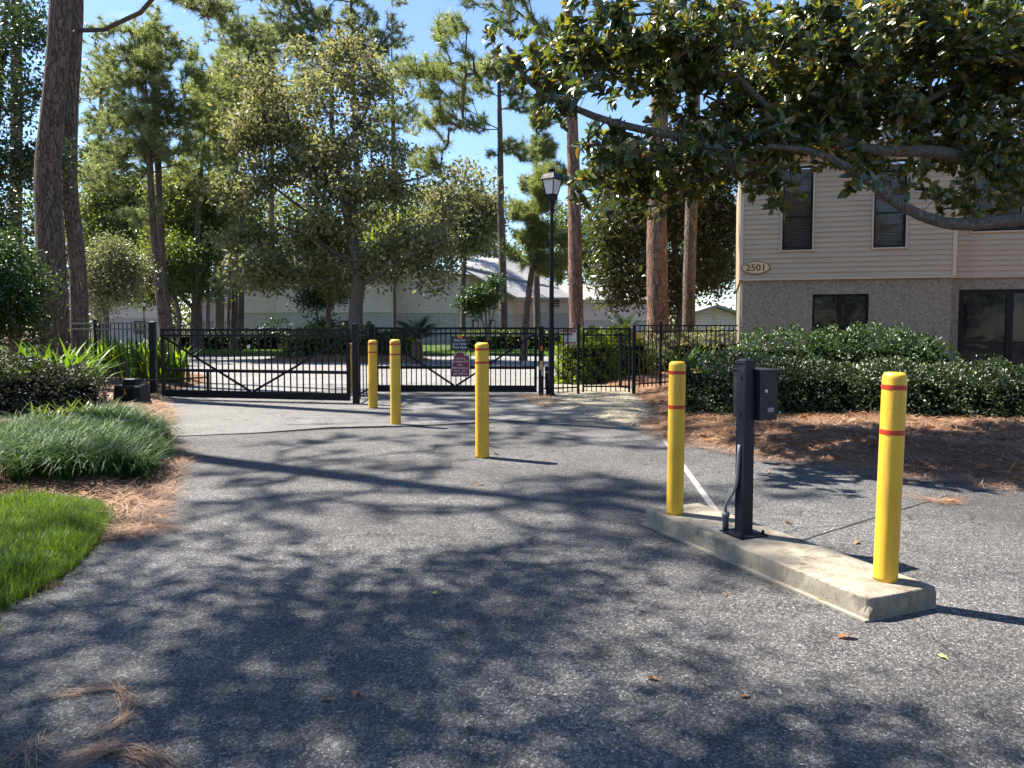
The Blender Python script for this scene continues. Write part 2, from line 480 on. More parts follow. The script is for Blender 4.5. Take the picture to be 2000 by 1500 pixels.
M['white_paint'] = paint('white_paint', (0.24, 0.235, 0.225), 0.85, 0.25, 14, dirt=(0.13, 0.125, 0.12), dirt_amt=0.9)
M['siding'] = paint('beige_siding', (0.45, 0.36, 0.25), 0.6, 0.07, 1.5, dirt=(0.34, 0.27, 0.19), dirt_amt=0.25)
M['siding_far'] = paint('pale_siding', (0.66, 0.555, 0.475), 0.6, 0.08, 0.8)
M['trim'] = paint('beige_trim', (0.52, 0.43, 0.32), 0.55, 0.06, 2)
M['stucco'] = stucco_mat('shell_stucco', (0.265, 0.232, 0.180))
M['stucco_far'] = paint('grey_stucco', (0.42, 0.385, 0.34), 0.95, 0.2, 5)
M['bronze'] = paint('dark_bronze_frame', (0.010, 0.010, 0.012), 0.5, 0.25, 6, spec=0.2)
M['glass'] = glass_mat('window_glass', (0.012, 0.014, 0.017), 0.68)
M['glass_far'] = glass_mat('far_glass', (0.03, 0.035, 0.045), 0.0)
M['blind'] = paint('blind_slats', (0.55, 0.54, 0.52), 0.6, 0.1, 4)
M['room'] = paint('dark_interior', (0.02, 0.02, 0.02), 0.9, 0.2, 2)  # near-black colour stands in for unlit rooms
M['roof'] = paint('grey_metal_roof', (0.24, 0.237, 0.235), 0.75, 0.15, 1.2, spec=0.2)
M['sign_navy'] = paint('navy_sign', (0.012, 0.016, 0.032), 0.4, 0.1, 9)
M['sign_red'] = paint('maroon_sign', (0.22, 0.022, 0.036), 0.4, 0.1, 9)
M['sign_white'] = paint('white_sign', (0.72, 0.70, 0.68), 0.45, 0.05, 9)
M['orange'] = paint('orange_reflector', (0.75, 0.14, 0.02), 0.3, 0.1, 9)
M['amber'] = paint('amber_reflector', (0.62, 0.30, 0.06), 0.4, 0.1, 9)
M['cream'] = paint('cream_plaque', (0.62, 0.47, 0.26), 0.5, 0.08, 9)
M['brown_edge'] = paint('brown_edge', (0.12, 0.05, 0.02), 0.6, 0.1, 9)
M['frost'] = paint('frosted_glass', (0.70, 0.70, 0.68), 0.35, 0.06, 6)
M['silver'] = paint('silver', (0.45, 0.45, 0.45), 0.4, 0.1, 9, metallic=0.6)
M['bark_pine'] = bark_mat('pine_bark', (0.030, 0.022, 0.018), (0.115, 0.083, 0.066), (0.19, 0.145, 0.118), 15.0, 0.22, 0.03)
M['bark_red'] = bark_mat('reddish_pine_bark', (0.038, 0.022, 0.016), (0.16, 0.090, 0.062), (0.28, 0.185, 0.14), 16.0, 0.18, 0.03)
M['bark_grey'] = bark_mat('grey_bark', (0.05, 0.043, 0.035), (0.11, 0.098, 0.082), (0.17, 0.155, 0.135), 26.0, 0.5, 0.008)
M['twig'] = paint('twig', (0.075, 0.058, 0.045), 0.9, 0.35, 9)
M['leaf_magnolia'] = leaf_mat('magnolia_leaf', [(0.028, 0.056, 0.024), (0.042, 0.076, 0.030), (0.064, 0.096, 0.034), (0.11, 0.13, 0.035), (0.17, 0.12, 0.03)], 0.27, 0.34, (2.6, 2.3, 0.6), under=(0.085, 0.058, 0.022), spec=0.95)
M['leaf_magnolia_far'] = leaf_mat('far_magnolia_leaf', [(0.026, 0.046, 0.020), (0.042, 0.068, 0.026), (0.075, 0.092, 0.032)], 0.32, 0.25, (3.0, 2.6, 0.7), under=(0.08, 0.055, 0.022), spec=0.7)
M['leaf_oak'] = leaf_mat('olive_leaf', [(0.070, 0.085, 0.042), (0.135, 0.152, 0.080), (0.20, 0.205, 0.115), (0.26, 0.24, 0.15)], 0.5, 0.42, (1.6, 1.55, 0.85), spec=0.35)
M['leaf_bright'] = leaf_mat('bright_leaf', [(0.085, 0.125, 0.018), (0.12, 0.165, 0.024), (0.165, 0.20, 0.034)], 0.42, 0.52, (2.3, 2.1, 0.6))
M['leaf_soft'] = leaf_mat('soft_leaf', [(0.075, 0.100, 0.038), (0.115, 0.142, 0.052), (0.17, 0.19, 0.078)], 0.40, 0.46, (1.9, 1.85, 0.75))
M['far_wood'] = leaf_mat('far_wood_leaf', [(0.05, 0.07, 0.03), (0.085, 0.11, 0.045), (0.13, 0.15, 0.065)], 0.5, 0.4, (1.6, 1.6, 0.8))
M['leaf_shrub'] = leaf_mat('shrub_leaf', [(0.018, 0.040, 0.012), (0.032, 0.066, 0.018), (0.055, 0.10, 0.024)], 0.42, 0.22, (2.0, 2.0, 0.7))
M['leaf_mid'] = leaf_mat('mid_leaf', [(0.045, 0.072, 0.020), (0.070, 0.105, 0.026), (0.105, 0.14, 0.034)], 0.40, 0.42, (2.4, 2.2, 0.7))
M['leaf_grey'] = leaf_mat('grey_green_leaf', [(0.09, 0.105, 0.06), (0.13, 0.145, 0.085), (0.18, 0.19, 0.12)], 0.38, 0.38, (1.8, 1.8, 0.9))
M['leaf_dark'] = leaf_mat('dark_leaf', [(0.012, 0.028, 0.014), (0.020, 0.042, 0.018), (0.034, 0.062, 0.022)], 0.38, 0.22, (2.6, 2.6, 0.9))
M['leaf_hedge'] = leaf_mat('hedge_leaf', [(0.010, 0.022, 0.008), (0.020, 0.038, 0.011), (0.040, 0.064, 0.018), (0.085, 0.11, 0.038)], 0.42, 0.12, (2.2, 2.2, 0.8), spec=0.5)
M['leaf_hedge_dark'] = leaf_mat('dark_hedge_leaf', [(0.016, 0.020, 0.016), (0.028, 0.032, 0.022), (0.05, 0.045, 0.035)], 0.5, 0.2, (2.0, 2.0, 1.0), spec=0.3)
M['needle'] = leaf_mat('pine_needle', [(0.11, 0.138, 0.062), (0.17, 0.198, 0.095), (0.25, 0.272, 0.14)], 0.42, 0.5, (1.55, 1.55, 0.9))
M['needle_bright'] = leaf_mat('bright_pine_needle', [(0.11, 0.145, 0.052), (0.165, 0.20, 0.076), (0.24, 0.265, 0.115)], 0.42, 0.5, (1.6, 1.6, 0.85))
M['grass'] = leaf_mat('grass_blade', [(0.042, 0.088, 0.014), (0.070, 0.128, 0.018), (0.115, 0.165, 0.028)], 0.5, 0.4, (2.2, 2.0, 0.5))
M['liriope'] = leaf_mat('liriope_blade', [(0.016, 0.044, 0.010), (0.030, 0.070, 0.014), (0.056, 0.105, 0.022)], 0.55, 0.3, (2.0, 2.0, 0.7), spec=0.25)
M['strap'] = leaf_mat('strap_leaf', [(0.040, 0.085, 0.014), (0.065, 0.125, 0.018), (0.10, 0.165, 0.026)], 0.5, 0.38, (2.2, 2.1, 0.5), spec=0.3)
M['ginger'] = leaf_mat('broad_bright_leaf', [(0.045, 0.095, 0.012), (0.085, 0.155, 0.016), (0.15, 0.22, 0.02)], 0.35, 0.5, (2.4, 2.1, 0.4))
M['palm'] = leaf_mat('palm_leaf', [(0.012, 0.032, 0.014), (0.022, 0.050, 0.018), (0.04, 0.07, 0.025)], 0.35, 0.2, (2.2, 2.2, 0.8))
M['core'] = paint('dark_filler', (0.006, 0.009, 0.004), 1.0, 0.4, 9, spec=0.0)  # near-black colour stands in for the shade inside hedges
M['straw_needle'] = leaf_mat('dry_pine_needle', [(0.13, 0.065, 0.036), (0.28, 0.155, 0.088), (0.46, 0.31, 0.20)], 0.7, 0.1, (1.2, 1.0, 0.8))
M['dry_leaf'] = leaf_mat('dry_leaf', [(0.16, 0.065, 0.022), (0.28, 0.13, 0.05), (0.36, 0.20, 0.08)], 0.6, 0.2, (1.3, 1.0, 0.6))
M['yellow_leaf'] = leaf_mat('yellow_leaf', [(0.40, 0.42, 0.12), (0.45, 0.46, 0.16)], 0.5, 0.3, (1.2, 1.2, 0.6))
M['chip'] = paint('white_chip', (0.55, 0.56, 0.56), 0.8, 0.3, 30)
M['crackfill'] = paint('dark_joint', (0.02, 0.019, 0.018), 0.95, 0.4, 12)

# ------------------------------------------------------------------ growing things
def unit(v): return v / (np.linalg.norm(v, axis=-1, keepdims=True) + 1e-9)
def rnd_unit(rng, n): return unit(rng.normal(size=(n, 3)))
LEAF8 = (np.array([[0,0,0],[0,.36,-.03],[0,.72,-.05],[0,1,-.16],[-.20,.36,.05],[-.17,.72,.0],[.20,.36,.05],[.17,.72,.0]]),
         np.array([[0,1,4],[1,5,4],[1,2,5],[2,3,5],[0,6,1],[1,6,7],[1,7,2],[2,7,3]]))
LEAF4 = (np.array([[0,0,0],[-.27,.5,.04],[0,1,-.08],[.27,.5,.04]]), np.array([[0,2,1],[0,3,2]]))
LEAFQ = (np.array([[0,0,0],[-.28,.5,.05],[0,1,-.05],[.28,.5,.05]]), np.array([[0,3,2,1]]))
def scatter(mb, T, P, A, Nm, size, wide=1.0):
    """leaf template T at points P pointing along A, upper side towards Nm"""
    A = unit(A); S = unit(np.cross(A, Nm)); Nm = np.cross(S, A)
    tv, tf = T
    size = np.broadcast_to(size, (len(P),))[:, None, None]
    V = P[:, None] + size * (tv[None, :, :1] * wide * S[:, None] + tv[None, :, 1:2] * A[:, None] + tv[None, :, 2:] * Nm[:, None])
    F = (tf[None] + (np.arange(len(P)) * len(tv))[:, None, None]).reshape(-1, tf.shape[1])
    mb.add(V.reshape(-1, 3), F)
def straps(mb, P, az, L, W, a0, a1, rows=4, rng=None):
    """blades: start at P, lean a0 from the vertical at the base, a1 at the tip"""
    n = len(P)
    t = np.linspace(0, 1, rows)
    ang = a0[:, None] + (a1 - a0)[:, None] * t[None]
    step = (L / (rows - 1))[:, None]
    hx = np.concatenate([np.zeros((n, 1)), np.cumsum(np.sin(ang[:, :-1]) * step, 1)], 1)
    hz = np.concatenate([np.zeros((n, 1)), np.cumsum(np.cos(ang[:, :-1]) * step, 1)], 1)
    C = P[:, None] + np.stack([hx * np.cos(az)[:, None], hx * np.sin(az)[:, None], hz], -1)
    side = np.stack([-np.sin(az), np.cos(az), np.zeros(n)], -1)
    w = W[:, None] * (np.interp(t, [0, .35, .75, 1], [.75, 1, .75, .08])[None] if rows > 2 else np.array([[1, .5]])) / 2
    V = np.stack([C - side[:, None] * w[..., None], C + side[:, None] * w[..., None]], 2)
    b = (np.arange(n) * rows * 2)[:, None, None]
    k = np.arange(rows - 1)[None, :, None] * 2
    F = (b + k + np.array([0, 1, 3, 2])[None, None]).reshape(-1, 4)
    mb.add(V.reshape(-1, 3), F)
def needles(mb, P, A, L, W, rng):
    n = len(P)
    S = unit(np.cross(A, rnd_unit(rng, n))) * (W / 2)
    V = np.stack([P - S, P + S, P + unit(A) * np.broadcast_to(L, (n,))[:, None]], 1)
    mb.add(V.reshape(-1, 3), np.arange(n * 3).reshape(-1, 3))
def frusta(mb, A, B, ra, rb, n=5):
    D = unit(B - A)
    ref = np.where(np.abs(D[:, 2:3]) > 0.8, np.array([[1., 0, 0]]), np.array([[0, 0, 1.]]))
    S = unit(np.cross(D, ref)); U = np.cross(S, D)
    a = np.arange(n) * 2 * math.pi / n
    ring = np.cos(a)[None, :, None] * S[:, None] + np.sin(a)[None, :, None] * U[:, None]
    V = np.concatenate([A[:, None] + ring * ra[:, None, None], B[:, None] + ring * rb[:, None, None]], 1)
    j = np.arange(n); k = (j + 1) % n
    F = (np.stack([j, k, n + k, n + j], -1)[None] + (np.arange(len(A)) * 2 * n)[:, None, None]).reshape(-1, 4)
    mb.add(V.reshape(-1, 3), F)
def limbs_to(mb, A, B, ra, rb):
    k = ra > 0.03
    if k.any(): frusta(mb, A[k], B[k], ra[k], rb[k], 5)
    if (~k).any(): frusta(mb, A[~k], B[~k], ra[~k], rb[~k], 3)
def smooth_path(pts, m=24):
    pts = np.asarray(pts, float)
    if len(pts) < 3:
        t = np.linspace(0, 1, m)[:, None]; return pts[0] * (1 - t) + pts[-1] * t
    P = np.concatenate([[2 * pts[0] - pts[1]], pts, [2 * pts[-1] - pts[-2]]])
    out = []
    k = max(2, m // (len(pts) - 1))
    for i in range(1, len(P) - 2):
        for t in np.linspace(0, 1, k, endpoint=False):
            a, b, c, d = P[i-1], P[i], P[i+1], P[i+2]
            out.append(0.5 * ((2*b) + (c-a)*t + (2*a-5*b+4*c-d)*t*t + (3*b-a-3*c+d)*t**3))
    out.append(pts[-1])
    return np.array(out)
def blob_points(rng, blobs, n, shell=0.55):
    """blobs: rows of centre xyz and radii xyz"""
    B = np.asarray(blobs, float)
    vol = B[:, 3] * B[:, 4] * B[:, 5]
    idx = rng.choice(len(B), n, p=vol / vol.sum())
    r = shell + (1 - shell) * rng.random(n)
    r = np.where(rng.random(n) < 0.25, rng.random(n) ** 0.5, r)
    return B[idx, :3] + rnd_unit(rng, n) * r[:, None] * B[idx, 3:6]
def grow(rng, roots, root_r, tips, seg=0.9, rise=0.12, rtip=0.006, power=0.46, rmax=None, down_pen=0.8, jit=0.10):
    """connect every tip to the nearest suitable point of what has grown so far"""
    roots = np.asarray(roots, float)
    cap = len(roots) + len(tips) * 8 + 10
    X = np.zeros((cap, 3)); par = np.full(cap, -1); n = len(roots)
    X[:n] = roots
    dist = np.min(np.linalg.norm(tips[:, None] - roots[None, ::max(1, len(roots)//24)], axis=2), 1)
    order = np.argsort(dist)
    tip_dir = np.zeros_like(tips)
    for ti in order:
        t = tips[ti]
        d = X[:n] - t
        L = np.sqrt((d * d).sum(1)) + 1e-6
        cost = L * (1 + down_pen * np.clip(d[:, 2] / L + 0.1, 0, 1))
        j = int(np.argmin(cost))
        a = X[j].copy(); D = L[j]
        k = min(7, max(1, int(D / seg)))
        p = j
        for q in range(1, k + 1):
            s = q / k
            pt = a + (t - a) * s
            pt[2] -= rise * D * 4 * s * (1 - s) * 0.5
            if q < k: pt = pt + rng.normal(size=3) * jit * D / k
            X[n] = pt; par[n] = p; p = n; n += 1
        tip_dir[ti] = X[p] - X[par[p]]
    cnt = np.zeros(n)
    haschild = np.zeros(n, bool)
    for i in range(n - 1, len(roots) - 1, -1):
        if not haschild[i]: cnt[i] += 1
        cnt[par[i]] += cnt[i]; haschild[par[i]] = True
    r = rtip * np.maximum(cnt, 1) ** power
    if rmax is not None: r = np.minimum(r, rmax)
    i = np.arange(len(roots), n); pj = par[i]
    ra = np.where(pj < len(roots), r[i] * 1.1, r[pj])
    return X[i], X[pj], r[i], ra, unit(tip_dir)

def trunk_mesh(path, radii, sides, seed, flare=0.35, rough=0.035):
    mb = MB()
    P = smooth_path(path, 40); s = np.linspace(0, 1, len(P))
    R = np.interp(s, np.linspace(0, 1, len(radii)), radii)
    h = P[:, 2] - P[0, 2]
    R = R * (1 + flare * np.exp(-np.maximum(h, 0) / 0.45))
    mb.tube(P, R, sides, rough, seed)
    return mb, P, R

def leafy_tree(name, label, cat, path, radii, blobs, ntips, nleaf, size, mat, bark, seed, group=None, spread=0.35, template=LEAFQ,
               start=0.35, rtip=0.006, extra_roots=None, sides=10, up=0.6, seg=0.9, wide=1.0, rmax=None, shell=0.55, twig=None):
    rng = np.random.default_rng(seed)
    if path[0][1] > 28: nleaf, size = int(nleaf * 0.70), size * 1.17      # farther crowns: fewer, larger leaves
    base = np.array([path[0][0], path[0][1], 0.0])
    t = thing(name, label, cat, base, group)
    mb, P, R = trunk_mesh(path, radii, sides, seed)
    tr = make('trunk', mb, M[bark], t, smooth=True)
    tips = blob_points(rng, blobs, ntips, shell)
    roots = P[int(len(P) * start):]
    if extra_roots is not None:
        lb = MB()
        for ex, er in extra_roots:
            Q = smooth_path(ex, 16); lb.tube(Q, np.linspace(er, er * 0.45, len(Q)), 8, 0.04, seed)
            roots = np.concatenate([roots, Q])
        make('limb', lb, M[bark], t, smooth=True)
    B, A, rb, ra, td = grow(rng, roots, None, tips, seg=seg, rtip=rtip, rmax=rmax if rmax else radii[0] * 0.5)
    bb = MB(); limbs_to(bb, A, B, ra, rb); tag(make('branches', bb, M[twig or bark], t, smooth=True), kind='stuff')
    lf = MB()
    n = ntips * nleaf
    Pn = np.repeat(tips, nleaf, 0) + rng.normal(size=(n, 3)) * spread * np.array([1, 1, 0.7])
    Ax = unit(rng.normal(size=(n, 3)) + np.repeat(td, nleaf, 0) * 0.5 + np.array([0, 0, -0.25]))
    Nm = unit(rng.normal(size=(n, 3)) + np.array([0, 0, up * 1.6]))
    scatter(lf, template, Pn, Ax, Nm, size * rng.uniform(0.65, 1.25, n), wide)
    make('crown', lf, M[mat], t)
    return t
def pine_tree(name, label, path, radii, blobs, ntips, nneed, length, width, mat, bark, seed, group=None, start=0.45, sides=10, rtip=0.010,
              shell=0.4, seg=1.0, extra=None, cat='pine tree', bare=0, rough=0.03, climb=0.5):
    rng = np.random.default_rng(seed)
    base = np.array([path[0][0], path[0][1], 0.0])
    t = thing(name, label, cat, base, group)
    nneed, width = int(nneed * 0.82), width * 1.18
    mb, P, R = trunk_mesh(path, radii, sides, seed, rough=rough)
    make('trunk', mb, M[bark], t, smooth=True)
    tips = blob_points(rng, blobs, ntips, shell)
    roots = P[int(len(P) * start):]
    B, A, rb, ra, td = grow(rng, roots, None, tips, seg=seg, rise=0.2, rtip=rtip, power=0.42, rmax=radii[-1] * 0.8 + 0.02, down_pen=climb, jit=0.13)
    bb = MB(); limbs_to(bb, A, B, ra, rb)
    if bare:      # dead stubs below the crown
        hs = rng.uniform(0.35, 0.75, bare)
        for h in hs:
            q = P[int(h * (len(P) - 1))]; az = rng.uniform(0, 6.28); L = rng.uniform(0.8, 2.6)
            e = q + np.array([math.cos(az) * L, math.sin(az) * L, rng.uniform(0.0, 0.55) * L])
            bb.tube(smooth_path([q, (q + e) / 2 + [0, 0, -0.15 * L * 0.3], e], 6), np.linspace(0.022, 0.006, 6 if False else len(smooth_path([q, (q+e)/2, e], 6))), 5)
    tag(make('branches', bb, M['twig'], t, smooth=True), kind='stuff')
    n = ntips * nneed
    ax = np.repeat(unit(td + np.array([0, 0, 0.35])), nneed, 0)
    along = rng.random(n)[:, None]
    Pn = np.repeat(tips, nneed, 0) - ax * along * length * 0.9
    A_ = unit(ax * 0.55 + rnd_unit(rng, n) * 0.95 + np.array([0, 0, 0.08]))
    nd = MB(); needles(nd, Pn, A_, length * rng.uniform(0.7, 1.15, n), width, rng)
    make('crown', nd, M[mat], t)
    return t

# ------------------------------------------------------------------ ground
BIG = MB().add([(-400,-60,-0.08),(400,-60,-0.08),(400,900,-0.08),(-400,900,-0.08)], [(0,1,2,3)])
tag(make('ground', BIG, M['earth']), kind='structure')

def poly_area_points(rng, poly, n):
    poly = np.asarray(poly, float)
    lo, hi = poly.min(0), poly.max(0)
    out = []
    while sum(len(o) for o in out) < n:
        q = lo + rng.random((n * 2, 2)) * (hi - lo)
        out.append(q[inside(poly, q)])
    return np.concatenate(out)[:n]
def inside(poly, q):
    x, y = q[:, 0], q[:, 1]; c = np.zeros(len(q), bool); n = len(poly)
    for i in range(n):
        x0, y0 = poly[i]; x1, y1 = poly[(i + 1) % n]
        with np.errstate(divide='ignore', invalid='ignore'):
            c ^= ((y0 > y) != (y1 > y)) & (x < (x1 - x0) * (y - y0) / (y1 - y0 + 1e-12) + x0)
    return c
def edge_dist(poly, q):
    d = np.full(len(q), 1e9); n = len(poly)
    for i in range(n):
        a = poly[i]; b = poly[(i + 1) % n]; ab = b - a
        t = np.clip(((q - a) @ ab) / (ab @ ab + 1e-12), 0, 1)
        d = np.minimum(d, np.linalg.norm(q - a - t[:, None] * ab, axis=1))
    return d
def bed_height(poly, q, h, slope, amp, seed):
    d = edge_dist(poly, q)
    d = np.where(inside(poly, q), d, -d)
    nz = np.sin(q[:, 0] * 2.1 + seed) * np.cos(q[:, 1] * 1.7 + seed * 2) + 0.6 * np.sin(q[:, 0] * 5.3 + q[:, 1] * 4.1 + seed)
    return np.minimum(h, -0.012 + d * slope) + nz * amp * np.clip(d * 2, 0, 1)
def bed(name, poly, mat, h=0.08, slope=0.3, step=0.1, amp=0.012, seed=1, fine=None, wob=0.05):
    """a low raised sheet of earth, straw or turf that dips under the paving along its edge"""
    poly = np.asarray(poly, float)
    lo, hi = poly.min(0) - step * 2, poly.max(0) + step * 2
    nx, ny = int((hi[0] - lo[0]) / step) + 1, int((hi[1] - lo[1]) / step) + 1
    gx, gy = np.meshgrid(lo[0] + np.arange(nx) * step, lo[1] + np.arange(ny) * step)
    q = np.stack([gx.ravel(), gy.ravel()], 1)
    qw = q + wob * np.stack([np.sin(q[:, 1] * 7 + seed) + 0.6 * np.sin(q[:, 1] * 17), np.sin(q[:, 0] * 6 + seed) + 0.6 * np.sin(q[:, 0] * 19)], 1)
    z = bed_height(poly, qw, h, slope, amp, seed)
    keep = inside(poly, q) | (edge_dist(poly, q) < step * 1.8)
    i, j = np.meshgrid(np.arange(nx - 1), np.arange(ny - 1))
    a = (j * nx + i).ravel()
    F = np.stack([a, a + 1, a + nx + 1, a + nx], 1)
    F = F[keep[F].all(1)]
    mb = MB().add(np.concatenate([q, z[:, None]], 1), F)
    return tag(make(name, mb, M[mat], smooth=True), kind='structure')

# paving: the near driveway, the apron before the gates, the road inside
G = lambda px, py: gp(px, py)[:2]
crack_line = [G(120, 868), G(340, 853), G(520, 846), G(640, 838), G(800, 834), G(960, 826), G(1130, 818), G(1300, 806), G(1500, 800)]
dv = [(-40, -25), (40, -25), (40, crack_line[-1][1])] + [tuple(p) for p in crack_line[::-1]] + [(-40, crack_line[0][1])]
def sheet(name, pts, z, mat):
    mb = MB().add([(x, y, z) for x, y in pts], [tuple(range(len(pts)))])
    return tag(make(name, mb, M[mat]), kind='structure')
sheet('driveway', dv, 0.0, 'asphalt')
# the apron has a thick, slightly broken front lip
rng = np.random.default_rng(5)
ap = []
for i in range(len(crack_line) - 1):
    a, b = np.array(crack_line[i]), np.array(crack_line[i + 1])
    for t in np.linspace(0, 1, 14, endpoint=False):
        ap.append(a + (b - a) * t + rng.normal(size=2) * 0.012)
ap.append(np.array(crack_line[-1]))
mb = MB()
n = len(ap)
lip = np.clip(np.array([0.004 + 0.022 * math.exp(-((i / n - 0.42) / 0.22) ** 2) for i in range(n)]), 0.004, 1)
V = [(p[0], p[1] + 0.02, -0.03) for p in ap] + [(p[0], p[1] + 0.02, l) for p, l in zip(ap, lip)] + [(p[0] + (-0.6 if i < 30 else 0), p[1] + 0.5, 0.006) for i, p in enumerate(ap)] + [(-11.5 + 21.5 * i / (n - 1), 17.6, 0.006) for i in range(n)]
F = [(i, i+1, n+i+1, n+i) for i in range(n-1)] + [(n+i, n+i+1, 2*n+i+1, 2*n+i) for i in range(n-1)] + [(2*n+i, 2*n+i+1, 3*n+i+1, 3*n+i) for i in range(n-1)]
mb.add(V, F)
tag(make('driveway_apron', mb, M['apron']), kind='structure')
sheet('inner_road', [(-40, 17.6), (40, 17.6), (40, 38.5), (-40, 38.5)], 0.0, 'asphalt_new')
# patches in the apron edge: the dark joint where old and new paving meet
mb = MB()
for i in range(n - 1):
    w = 0.012 + 0.018 * rng.random()
    mb.add([(ap[i][0], ap[i][1] - w, 0.004), (ap[i+1][0], ap[i+1][1] - w, 0.004), (ap[i+1][0], ap[i+1][1] + 0.025, 0.004), (ap[i][0], ap[i][1] + 0.025, 0.004)], [(0,1,2,3)])
tag(make('paving_joint', mb, M['crackfill']), kind='structure')
# saw-cut joint right of the island
mb = MB()
ja, jb = gp(1545, 1062), gp(1850, 968)
jn = 24
pts = [ja + (jb - ja) * t + np.array([0, rng.normal() * 0.004, 0]) for t in np.linspace(0, 1, jn)]
for a, b in zip(pts[:-1], pts[1:]):
    w = 0.008 + 0.006 * rng.random()
    mb.add([a + [0, -w, .004], b + [0, -w, .004], b + [0, w, .004], a + [0, w, .004]], [(0,1,2,3)])
tag(make('paving_joint', mb, M['crackfill']), kind='structure')
# painted line behind the island
la, lb = gp(1412, 1018), gp(1288, 846)
d_ = unit((lb - la)[None])[0]; s_ = np.array([-d_[1], d_[0], 0]) * 0.03
mb = MB().add([la - s_ + [0,0,.004], la + s_ + [0,0,.004], lb + s_ + [0,0,.004], lb - s_ + [0,0,.004]], [(0,1,2,3)])
tag(make('road_marking', mb, M['white_paint']), kind='structure')

# beds and lawns
left_bed = [(-22, 6.3)] + [tuple(G(*p)) for p in [(-60, 985), (60, 985), (180, 990), (235, 1030), (262, 1010), (300, 985), (322, 940), (335, 900), (338, 860), (330, 835), (352, 815), (340, 798), (322, 785)]] + [(-7.6, 16.2), (-8.0, 17.0), (-8.5, 19), (-22, 26)]
LB = np.array(left_bed)
bed('planting_bed', LB, 'straw', 0.13, 0.22, 0.11, 0.012, 1.0)
lawn = [(-16, -6), (-1.5, -6)] + [tuple(G(*p)) for p in [(-330, 1430), (-120, 1265), (0, 1185), (90, 1140), (140, 1105), (170, 1070), (200, 1035), (208, 1010), (180, 992), (60, 985), (-60, 985)]] + [(-16, 6.5)]
LW = np.array(lawn)
bed('lawn', LW, 'lawn', 0.06, 0.5, 0.11, 0.008, 2.0)
soil_edge = [tuple(G(*p)) for p in [(-130, 1300), (0, 1208), (105, 1150), (165, 1105), (205, 1062), (255, 1050), (300, 1030), (262, 1000), (200, 985), (150, 1000), (100, 1060), (0, 1130), (-130, 1200)]]
bed('soil_edge', soil_edge, 'earth', 0.02, 0.25, 0.05, 0.006, 5.0)
right_bed = [tuple(G(*p)) for p in [(1248, 825), (1290, 848), (1400, 872), (1500, 890), (1600, 905), (1720, 918), (1860, 932), (2000, 948), (2200, 965)]] + [(14, 7.0), (22, 6.0), (22, 22), (5.5, 24), (3.6, 20.5), (2.75, 17.2), (2.65, 14.5), (2.45, 12.6)]
RB = np.array(right_bed)
bed('planting_bed', RB, 'straw', 0.20, 0.18, 0.12, 0.024, 3.0)
gravel = [tuple(G(*p)) for p in [(1015, 777), (1070, 793), (1120, 806), (1165, 818), (1220, 828), (1275, 838), (1290, 815), (1265, 785)]] + [(2.95, 17.0), (2.9, 19.5), (1.0, 19.5), (1.0, 16.4), (0.3, 16.5)]
GV = np.array(gravel)
bed('gravel_patch', GV, 'gravel', 0.03, 0.12, 0.1, 0.006, 4.0)
inner_island = [(-11.5, 33.5), (-9.5, 32.0), (-6, 31.5), (-3.9, 32.0), (-3.5, 33.5), (-4.2, 37), (-9, 37.5), (-11.5, 36)]
bed('planting_bed', np.array(inner_island), 'straw', 0.25, 0.2, 0.35, 0.03, 6.0, wob=0.0)
bed('planting_bed', np.array([(2.3, 18.2), (6, 19.5), (14, 22), (26, 24), (26, 40), (4.0, 40), (2.6, 30), (2.0, 22)]), 'straw', 0.2, 0.2, 0.35, 0.03, 7.0, wob=0.0)
bed('planting_bed', np.array([(-8.3, 17.6), (-8.3, 20.0), (-9.6, 23.5), (-14, 26), (-26, 28), (-26, 18)]), 'straw', 0.2, 0.2, 0.35, 0.03, 8.0, wob=0.0)
bed('lawn', np.array([(-60, 38.6), (3.5, 38.6), (14, 42), (60, 45), (60, 58), (-60, 58)]), 'lawn', 0.1, 0.3, 0.6, 0.02, 9.0, wob=0.0)

# loose straw, blades and stones
def straw_on(poly, n, seed, hfun, name='pine_straw', keep=None, L=(0.12, 0.26), W=0.008):
    rng = np.random.default_rng(seed)
    q = poly_area_points(rng, poly, n)
    if keep is not None: q = q[keep(q)]
    z = hfun(q)
    q, z = q[z > -0.012], z[z > -0.012]
    n = len(q)
    P = np.concatenate([q, (z + 0.004 + rng.random(n) * 0.02)[:, None]], 1)
    az = rng.uniform(0, 2 * math.pi, n)
    mb = MB()
    straps(mb, P, az, rng.uniform(*L, n), np.full(n, W), rng.uniform(1.3, 1.68, n), rng.uniform(1.45, 1.9, n), 2)
    return tag(make(name, mb, M['straw_needle']), 'loose brown pine straw covering the bed', None, kind='stuff')
near_left = lambda q: (q[:, 0] > -11) & (q[:, 1] < 18)
LBv = LB.copy(); LBv[:, 0] = np.maximum(LBv[:, 0], -9.5); LBv[:, 1] = np.minimum(LBv[:, 1], 18.5)
straw_on(LBv, 36000, 11, lambda q: bed_height(LB, q, 0.13, 0.22, 0.012, 1.0))
RBv = RB.copy(); RBv[:, 0] = np.minimum(RBv[:, 0], 9.5); RBv[:, 1] = np.minimum(RBv[:, 1], 20)
straw_on(RBv, 60000, 12, lambda q: bed_height(RB, q, 0.20, 0.18, 0.024, 3.0))
